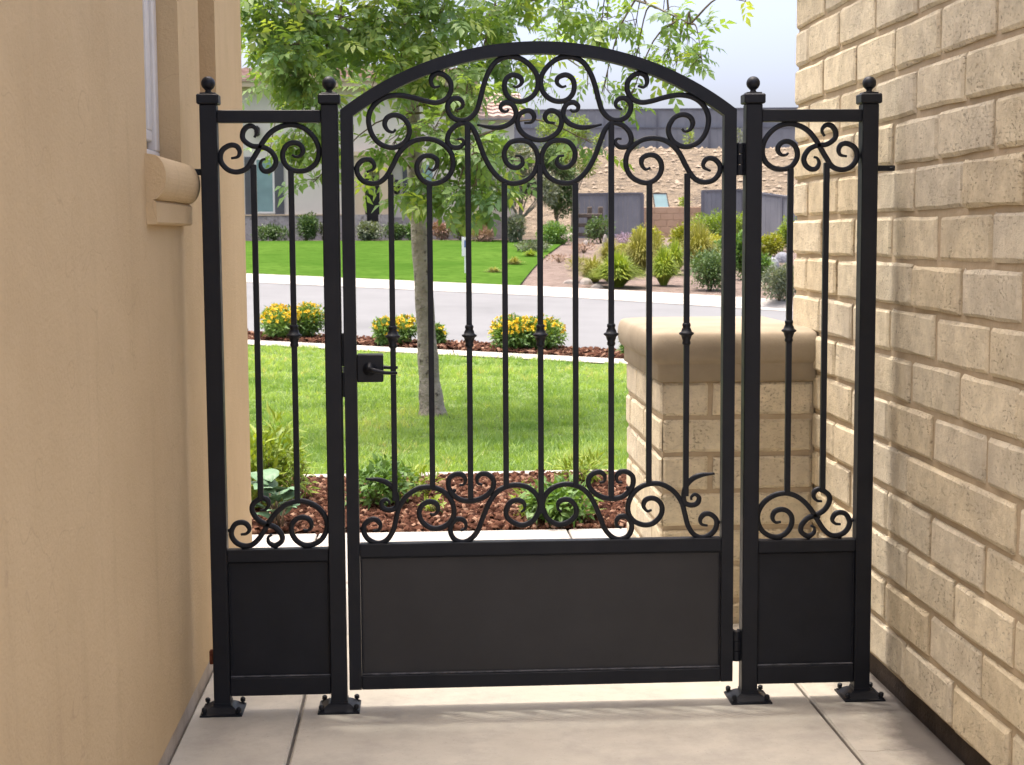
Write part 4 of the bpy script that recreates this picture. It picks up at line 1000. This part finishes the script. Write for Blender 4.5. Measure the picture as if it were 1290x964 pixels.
# ------------------------------------------------------------------ shrubs, grasses and rocks over there
M['darkgreen'] = leaf_mat('dark_leaf', (0.055, 0.105, 0.04), (0.135, 0.21, 0.075), (0.21, 0.28, 0.11), 0.25)
M['grey_leaf'] = leaf_mat('grey_leaf', (0.10, 0.13, 0.085), (0.22, 0.25, 0.17), (0.36, 0.37, 0.29), 0.25)
M['yellow_leaf'] = leaf_mat('yellow_leaf', (0.16, 0.20, 0.02), (0.38, 0.38, 0.035), (0.52, 0.48, 0.06), 0.3)
M['straw'] = leaf_mat('straw_grass', (0.19, 0.20, 0.05), (0.34, 0.33, 0.10), (0.42, 0.38, 0.16), 0.3)
M['pink'] = leaf_mat('dry_flower', (0.25, 0.16, 0.12), (0.40, 0.26, 0.20), (0.42, 0.12, 0.10), 0.2)
M['purple'] = leaf_mat('lavender', (0.24, 0.17, 0.26), (0.36, 0.27, 0.38), (0.20, 0.22, 0.14), 0.2)
def base_at(px, py, Y):
    p = at(px, py, Y); return Vector((p.x, p.y, H(p.x, p.y)))
def ground_at(px, py, lo=20.0, hi=51.5):
    for _ in range(45):
        Y = (lo + hi) / 2; p = at(px, py, Y)
        if p.z > H(p.x, p.y): lo = Y
        else: hi = Y
    return p
def shrub(px, py, wpx, hpx, label, m, Y=None, cnt=900, ln=.10, wd=.045, tint=(0, .85), name='shrub', blobs=8, group=None, cat='shrub'):
    p = at(px, py, Y) if Y else ground_at(px, py)
    s = (p.y - CAM.y) / F_PX; rx = wpx * s / 2; rz = max(hpx * s, .1); z = min(H(p.x, p.y), p.z + .6)
    rz += max(0, p.z - z)
    r = empty(name, (p.x, p.y, z)); tag(r, label, cat, group)
    bl = [(random.uniform(-.55, .55) * rx, random.uniform(-.5, .5) * rx, rz * random.uniform(.35, .65), rx * .5, rx * .5, rz * .4, 1) for _ in range(blobs)]
    foliage('foliage', bl, cnt, ln, wd, m, r, tint, shell=.35); stems(r, 8, rz * .75, rx * .6, M['twig'], .012); return r
def tuft(px, py, wpx, hpx, label, m, Y=None, n=500, w=.022, name='ornamental_grass', group=None):
    p = at(px, py, Y) if Y else ground_at(px, py)
    s = (p.y - CAM.y) / F_PX; r = empty(name, (p.x, p.y, H(p.x, p.y))); tag(r, label, 'grass clump', group)
    grass_clump(r, n, hpx * s, wpx * s / 2, w, m); return r
G = 'shrubs along the front of the neighbour house'
shrub(345, 298, 50, 15, 'low mixed shrubs under the shuttered window', M['darkgreen'], 46.6, 1400, group=G)
shrub(386, 300, 32, 31, 'rounded dark green shrub beside the shuttered window', M['darkgreen'], 46.4, 2200, group=G)
shrub(412, 300, 20, 20, 'pale small shrub right of the rounded dark shrub', M['grey_leaf'], 46.5, 700, group=G)
shrub(465, 300, 40, 24, 'grey-green shrubs in front of the dark door', M['grey_leaf'], 46.0, 1800, group=G)
shrub(500, 300, 34, 18, 'low green shrub below the wall lantern', M['darkgreen'], 46.2, 1200, group=G)
shrub(520, 299, 20, 20, 'green shrub below the dark shutter left of the trunk', M['green'], 46.2, 900, group=G)
shrub(556, 301, 24, 22, 'rusty flowering shrub right of the tree trunk', M['pink'], 46.2, 1000, tint=(.2, 1), group=G)
shrub(580, 302, 34, 40, 'light green bush right of the rusty flowering shrub', M['lime'], 46.0, 1800, group=G)
shrub(606, 303, 30, 42, 'yellow-green bush behind the white yard sign', M['lime'], 45.5, 1600, tint=(.3, 1), group=G)
shrub(605, 304, 38, 16, 'pinkish dry grasses low beside the white yard sign', M['pink'], 44.8, 1000, .16, .02, (0, .7), group=G)
shrub(645, 305, 36, 34, 'pinkish grey wispy shrub at the lawn corner', M['grey_leaf'], 44.5, 1800, .14, .03, group=G)
shrub(668, 318, 56, 14, 'low blue-green ground cover at the lawn corner', M['grey_leaf'], None, 1600, .06, .03, (0, .5), group=G)
shrub(700, 306, 50, 26, 'leafy green perennials in front of the rock ledge', M['green'], 43.5, 2200, tint=(.1, 1), group=G)
def far_tree(px, py, Y, crown, label, m, cnt, ln=.11, wd=.05, trunk_r=.07, tint=(0, .85)):
    p = base_at(px, py, Y); r = empty('garden_tree', p); tag(r, label, 'tree', 'trees in the neighbour garden')
    s = (Y - CAM.y) / F_PX; bl = []
    for (cx, cy, rx, rz) in crown:
        c = at(cx, cy, Y) - p; 
        for _ in range(3): bl.append((c.x + random.uniform(-.3, .3) * rx * s, random.uniform(-.7, .7) * rx * s, c.z + random.uniform(-.2, .2) * rz * s, rx * s * .75, rx * s * .75, rz * s * .75, rx * rz))
    mb = MB(); top = max(b[2] for b in bl)
    mb.tube(catmull([(0, 0, -.1), (.05, .02, top * .3), (-.03, 0, top * .6), (0, 0, top * .9)], 4), [trunk_r * (1 - .06 * i) for i in range(13)], 7)
    mb.build('trunk', M['bark'], r, True)
    lb_ = MB()
    for b in bl: lb_.tube([(0, 0, top * .25), (b[0] * .5, b[1] * .5, b[2] * .7), (b[0], b[1], b[2])], [trunk_r * .5, trunk_r * .3, trunk_r * .15], 5)
    lb_.build('limbs', M['bark'], r, True)
    foliage('crown', bl, cnt, ln, wd, m, r, tint, shell=.25, up=.1); return r
far_tree(655, 296, 45.2, [(636, 245, 26, 26), (668, 232, 28, 26), (660, 200, 26, 22), (692, 240, 20, 28)], 'grey-green small tree with pale blossoms behind the middle of the gate', M['grey_leaf'], 6000, tint=(0, .9))
far_tree(700, 296, 46.5, [(706, 250, 22, 28), (714, 222, 18, 20), (690, 200, 22, 22)], 'dark green tree beside the slatted fence', M['darkgreen'], 5000, tint=(0, .8))
far_tree(720, 280, 54, [(712, 195, 26, 30), (732, 165, 20, 24), (700, 160, 24, 24), (738, 205, 18, 22)], 'pale green tree on the foot of the dry hillside', M['lime'], 5200, tint=(0, .6))
far_tree(615, 298, 45.8, [(602, 215, 24, 28), (625, 190, 24, 24), (618, 245, 26, 24)], 'tall grey-green tree at the right end of the cream house', M['green'], 5000, tint=(0, .9))
tuft(648, 334, 34, 10, 'short pale grass tuft on the far lawn edge nearest the planter', M['straw'], None, 260, .02)
tuft(622, 344, 30, 8, 'short ragged grass tuft at the kerb end of the far lawn', M['straw'], None, 220, .02)
tuft(668, 324, 30, 10, 'small ragged grass tuft halfway along the far lawn edge', M['lime'], None, 240, .02)
tuft(778, 361, 84, 40, 'bright yellow-green fountain grass at the kerb', M['lime'], None, 1500, .03)
tuft(748, 355, 66, 30, 'pale feathery grass left of the fountain grass', M['straw'], None, 900, .02)
tuft(806, 345, 66, 52, 'tall straw-coloured grass behind the fountain grass', M['straw'], None, 1100, .022)
tuft(836, 359, 50, 46, 'loose green grass clump right of the fountain grass', M['lime'], None, 900, .026)
tuft(826, 340, 44, 44, 'straw grass clump between the fountain grass and the dark shrub', M['straw'], None, 700, .02)
tuft(880, 340, 74, 56, 'tall feathery straw grass above the dark green shrub', M['straw'], None, 1200, .02)
shrub(816, 318, 42, 34, 'round yellow-green shrub in front of the tan garden wall', M['yellow_leaf'], None, 1800, tint=(.0, .9))
shrub(860, 318, 46, 40, 'yellow-green shrub right of the tan garden wall', M['yellow_leaf'], None, 1800, tint=(.0, .8))
shrub(893, 314, 72, 58, 'big soft green shrub against the left end of the grey fence', M['lime'], None, 3000, tint=(.0, .7))
shrub(893, 322, 60, 26, 'bright yellow shrub below the big soft green shrub', M['yellow_leaf'], None, 1500, tint=(.3, 1))
shrub(894, 365, 70, 52, 'dense dark green shrub at the kerb', M['darkgreen'], None, 4200, .06, .03, tint=(.1, .9), blobs=14)
shrub(938, 352, 46, 60, 'loose green shrub partly hidden by the gate post', M['green'], None, 2000)
shrub(935, 318, 44, 50, 'pale green shrub in front of the grey fence behind the gate post', M['lime'], None, 1600, tint=(0, .6))
shrub(970, 322, 44, 28, 'yellow-green shrub at the foot of the grey fence', M['yellow_leaf'], None, 1500, tint=(0, .7))
shrub(993, 316, 36, 44, 'lime shrub where the grey fence meets the block wall', M['lime'], None, 1500)
shrub(982, 378, 56, 46, 'grey-green low shrub at the kerb beside the block wall', M['grey_leaf'], None, 2200, .08, .03, blobs=12)
shrub(788, 312, 56, 18, 'mauve lavender patch below the grey gate fence', M['purple'], None, 1300, .08, .02)
shrub(757, 306, 40, 34, 'dark green shrub beside the timber planter', M['darkgreen'], None, 1200)
shrub(735, 318, 40, 12, 'low tan dry plants on the dirt bed', M['pink'], None, 500, .07, .02, (0, .6))
tuft(768, 335, 50, 34, 'pale straw grass above the feathery kerb grass', M['straw'], None, 700, .02)
tuft(850, 345, 44, 40, 'thin green grass between the loose clump and the dark shrub', M['lime'], None, 600, .022)
shrub(792, 330, 40, 24, 'small yellow-green shrub behind the fountain grass', M['yellow_leaf'], None, 1000, tint=(0, .7))
shrub(842, 332, 36, 22, 'low grey-green shrub below the yellow-green shrubs', M['grey_leaf'], None, 900)
shrub(920, 335, 50, 36, 'green shrub right of the feathery straw grass', M['green'], None, 1400)
shrub(958, 352, 36, 30, 'low green shrub left of the bluish boulder', M['green'], None, 1000)
shrub(728, 340, 34, 16, 'small dry grass patch at the edge of the dirt bed', M['straw'], None, 500, .12, .015)
shrub(705, 330, 50, 10, 'sparse dry twiggy plants along the dirt bed', M['pink'], None, 350, .07, .015, (0, .5))
M['boulder'] = surf('boulder', (0.22, 0.195, 0.17), (0.36, 0.325, 0.29), 3, 0.95, 10, 0.8, 0.05)
M['blue_rock'] = surf('blue_rock', (0.17, 0.18, 0.20), (0.28, 0.29, 0.31), 3, 0.95, 10, 0.8, 0.05)
def rock(px, py, wpx, hpx, label, m, Y=None):
    p = at(px, py, Y) if Y else ground_at(px, py); s = (p.y - CAM.y) / F_PX; a, c = wpx * s / 2, hpx * s; r = random.Random(px)
    mb = MB(); nu, nv = 10, 6; ph = [r.uniform(0, 6) for _ in range(4)]
    def fn(u_, v_):
        t = u_ * 2 * PI; f = v_ * PI / 1.9; k = 1 + .14 * math.sin(2 * t + ph[0]) + .12 * math.sin(3 * t + ph[1]) * math.sin(2 * f + ph[2])
        return (a * k * math.sin(f) * math.cos(t), a * .8 * k * math.sin(f) * math.sin(t), c * (math.cos(f) * (1 + .1 * math.sin(3 * t + ph[3]) * math.sin(f)) + .03) - .04)
    mb.grid(fn, nu, nv); o = mb.build('boulder', m, None, False, (p.x, p.y, H(p.x, p.y))); tag(o, label, 'rock', 'boulders in the far garden'); return o
for (px, py, w_, h_, lab, m_) in ((738, 357, 20, 9, 'flat pale boulder at the kerb left of the fountain grass', 'boulder'), (718, 356, 16, 6, 'small flat stone at the kerb near the dirt bed', 'boulder'), (752, 362, 16, 7, 'pale stone at the foot of the fountain grass', 'boulder'),
    (738, 309, 10, 8, 'small white rock on the dirt below the rock ledge', 'boulder'), (762, 312, 8, 18, 'upright white stone beside the lavender patch', 'boulder'), (972, 342, 26, 20, 'bluish boulder between the shrubs beside the block wall', 'blue_rock'), (985, 330, 22, 14, 'grey boulder above the bluish boulder', 'blue_rock'), (962, 350, 16, 10, 'low bluish stone left of the bluish boulder', 'blue_rock'),
    (848, 325, 14, 8, 'tan stone between the yellow-green shrubs', 'boulder'), (720, 292, 40, 8, 'long tan rock ledge behind the green perennials', 'boulder')):
    rock(px, py, w_, h_, lab, M[m_])
# dark timber planter stack by the fence
M['timber'] = surf('old_timber', (0.075, 0.06, 0.05), (0.15, 0.125, 0.105), 4, 0.9, 20, 0.4, 0.02)
p = base_at(740, 300, 47.5); pl = empty('timber_planter', p); tag(pl, 'dark weathered timber planter at the foot of the grey gate fence', 'planter')
for k, (a, b) in enumerate(((-.5, .55), (-.42, .6), (-.5, .5))): MB().bbox(a, b, -.2, .25, .05 + .32 * k, .18 + .32 * k, .02).build('plank', M['timber'], pl)
for xx in (-.38, .08, .45): MB().bbox(xx - .07, xx + .07, -.14, .2, 0, 1.05, .02).build('post', M['timber'], pl)
# yard sign on the far lawn
p = ground_at(587, 345); sg = empty('yard_sign', p); tag(sg, 'small white yard sign on a stake at the far lawn edge', 'sign')
M['white'] = surf('white_board', (0.72, 0.72, 0.73), (0.80, 0.80, 0.80), 3, 0.6, bstr=0); M['blue'] = surf('blue_print', (0.10, 0.16, 0.34), (0.14, 0.20, 0.42), 6, 0.6, bstr=0)
s = (p.y - CAM.y) / F_PX
MB().bbox(-.03, .03, -.02, .02, -.1, 24 * s, .004).build('stake', M['white'], sg); MB().bbox(-5 * s, 4 * s, -.035, -.022, 22 * s, 46 * s, .004).build('board', M['white'], sg)
MB().box(-2 * s, 2 * s, -.040, -.0355, 33 * s, 42 * s).build('print', M['blue'], sg)

# ------------------------------------------------------------------ fences and hillside
M['vinyl'] = surf('grey_fence', (0.150, 0.160, 0.185), (0.200, 0.210, 0.235), 1.2, 0.6, 18, 0.2, 0.01)
M['vinyl_dark'] = surf('dark_fence', (0.10, 0.105, 0.125), (0.14, 0.147, 0.17), 1.2, 0.6, 18, 0.2, 0.01)
def fence(label, A, B, z0a, z0b, z1a, z1b, bw, m, name='board_fence', gap=.007, posts=2.4):
    A, B = Vector(A), Vector(B); L = (B - A).length; d = (B - A) / L; ang = math.atan2(d.y, d.x); r = empty(name, (A.x, A.y, 0), ang); tag(r, label, 'fence')
    n = max(1, round(L / bw))
    for i in range(n):
        t = (i + .5) / n; za, zb = z0a + (z0b - z0a) * t, z1a + (z1b - z1a) * t; a, b = L * i / n + gap / 2, L * (i + 1) / n - gap / 2
        MB().box(a, b, -.02 + random.uniform(-.004, .004), .02, za, zb).build('board', m, r)
    for f in (.12, .9):
        MB().add([(0, .021, z0a + (z1a - z0a) * f), (L, .021, z0b + (z1b - z0b) * f), (L, .07, z0b + (z1b - z0b) * f), (0, .07, z0a + (z1a - z0a) * f), (0, .021, z0a + (z1a - z0a) * f + .1), (L, .021, z0b + (z1b - z0b) * f + .1), (L, .07, z0b + (z1b - z0b) * f + .1), (0, .07, z0a + (z1a - z0a) * f + .1)],
                 [(0, 3, 2, 1), (4, 5, 6, 7), (0, 1, 5, 4), (1, 2, 6, 5), (2, 3, 7, 6), (3, 0, 4, 7)]).build('rail', M['vinyl_dark'], r)
    MB().add([(-.03, -.05, z1a + .002), (L + .03, -.05, z1b + .002), (L + .03, .06, z1b + .002), (-.03, .06, z1a + .002), (-.03, -.05, z1a + .07), (L + .03, -.05, z1b + .07), (L + .03, .06, z1b + .07), (-.03, .06, z1a + .07)],
             [(0, 3, 2, 1), (4, 5, 6, 7), (0, 1, 5, 4), (1, 2, 6, 5), (2, 3, 7, 6), (3, 0, 4, 7)]).build('cap_rail', M['vinyl_dark'], r)
    k = 0.0
    while k <= L + .01:
        t = k / L; MB().box(k - .06, k + .06, -.055, -.0245, z0a + (z0b - z0a) * t - .1, z1a + (z1b - z1a) * t).build('post', M['vinyl_dark'], r); k += max(.5, L / max(1, round(L / posts)))
    return r
FY = 50.5
a, b = at(724, 246, FY), at(809, 245, FY); fence('grey board fence with a gate left of the tan garden wall', (a.x, FY, 0), (b.x, FY, 0), 1.30, 1.30, a.z, b.z, .17, M['vinyl'], posts=1.4)
a, b = at(885, 242, FY), at(936, 241, FY); fence('grey board fence piece right of the tan garden wall', (a.x, FY, 0), (b.x, FY, 0), 1.30, 1.30, a.z, b.z, .155, M['vinyl'])
a, b = at(937, 242, FY - .05), at(1040, 256, FY - 5); fence('grey board fence running towards the block wall with a sloping top', (a.x, FY - .05, 0), (b.x, FY - 5, 0), 1.30, 1.1, a.z, b.z, .155, M['vinyl'])
M['tan_block'] = surf('tan_block', (0.40, 0.27, 0.18), (0.47, 0.33, 0.225), 2, 0.95, 14, 0.5, 0.02)
a, b = at(808, 261, FY + .6), at(888, 260, FY + .6)
tw_ = empty('garden_wall', (a.x, FY + .6, 1.3)); tag(tw_, 'plain tan garden wall between the two grey fences', 'wall')
zz = 0; top = a.z - 1.3
for k in range(5):
    for i in range(5):
        L = (b.x - a.x) / 5; o_ = (L / 2 if k % 2 else 0)
        x0, x1 = max(0, i * L - o_), min(b.x - a.x, (i + 1) * L - o_)
        if x1 > x0: MB().bbox(x0 + .004, x1 - .004, 0, .2, top * k / 5 + .003, top * (k + 1) / 5 - .003, .012).build('block', M['tan_block'], tw_)
    if k % 2: MB().bbox(5 * L - L / 2 + .004, 5 * L - .004, 0, .2, top * k / 5 + .003, top * (k + 1) / 5 - .003, .012).build('block', M['tan_block'], tw_)
MB().box(.0, b.x - a.x, .02, .18, 0, top - .01).build('mortar', M['mortar'], tw_)
p = at(833, 261, FY + 2.5); ps = empty('blue_panel', (p.x, FY + 2.5, H(p.x, FY + 2.5))); tag(ps, 'tilted pale blue framed panel showing above the tan garden wall', 'panel')
zb = p.z - H(p.x, FY + 2.5)
MB().add([(-.22, 0, zb), (.28, 0, zb), (.22, .25, zb + .5), (-.26, .25, zb + .5)], [(0, 1, 2, 3)]).build('pane', M['blind_glass'], ps)
MB().tube([(-.24, 0, zb - .02), (.30, 0, zb - .02), (.24, .25, zb + .52), (-.28, .25, zb + .52), (-.24, 0, zb - .02)], .025, 5).build('frame', M['timber'], ps)
MB().box(-.04, .04, .0, .08, -.1, zb).build('stand', M['timber'], ps)
# upper fence along the top of the dry slope
UY = 75.0
a, b = at(715, 141, UY), at(1060, 136, UY)
fence('tall grey boundary fence along the top of the dry hillside', (a.x - 9, UY, 0), (b.x + 4, UY, 0), 5.7, 5.7, a.z, b.z, .42, M['vinyl'], posts=2.6)
a, b = at(715, 163, UY - .3), at(1060, 161, UY - .3)
fence('lower grey retaining boards in front of the boundary fence', (a.x - 9, UY - .3, 0), (b.x + 4, UY - .3, 0), 5.2, 5.2, a.z, b.z, .42, M['vinyl'], posts=2.6)
# loose stones and dry tufts on the slope
n = 1600; VV = []; FF = []; nb = 0
for i in range(n):
    y = 52.5 + 22 * random.random(); x = -2 + (y + 5) * .34 * random.random() + .5; z = H(x, y) - .13; r_ = random.uniform(.05, .22)
    vs_ = [(x + r_ * random.uniform(.5, 1) * dx, y + r_ * random.uniform(.5, 1) * dy, z + r_ * .7 * dz) for dx, dy, dz in ((1, 0, 0), (0, 1, 0), (-1, 0, 0), (0, -1, 0), (.1, 0, .9))]
    VV += vs_; FF += [(nb, nb + 1, nb + 4), (nb + 1, nb + 2, nb + 4), (nb + 2, nb + 3, nb + 4), (nb + 3, nb, nb + 4)]; nb += 5
tag(link('hill_stones', np_mesh('hill_stones', np.array(VV), np.array(FF), surf('hill_stone', (0.17, 0.135, 0.095), (0.29, 0.235, 0.175), 1.5, 0.95))), 'loose stones scattered over the dry tan hillside', 'stones', kind='stuff')
for (px, py, Y, w_, h_, lab, m_) in ((862, 234, 60, 12, 14, 'small green weed on the dry hillside', 'lime'), (752, 178, 73, 14, 18, 'green weed at the left end of the boundary fence', 'lime'), (868, 190, 73.5, 14, 24, 'weed growing against the retaining boards', 'lime'), (930, 188, 73.5, 16, 26, 'pale weed beside the gate post against the retaining boards', 'grey_leaf'), (800, 190, 72, 10, 12, 'tiny weed on the upper dry slope', 'grey_leaf')):
    p = at(px, py, Y); r = empty('weed', (p.x, p.y, H(p.x, p.y) - .14)); tag(r, lab, 'plant'); sc_ = (Y + 5) / F_PX
    foliage('foliage', [(0, 0, h_ * sc_ * .5, w_ * sc_ / 2, w_ * sc_ / 2, h_ * sc_ / 2, 1)], 160, .16, .06, M[m_], r, (0, .8), shell=.3); stems(r, 5, h_ * sc_ * .8, w_ * sc_ * .3, M['twig'], .012)
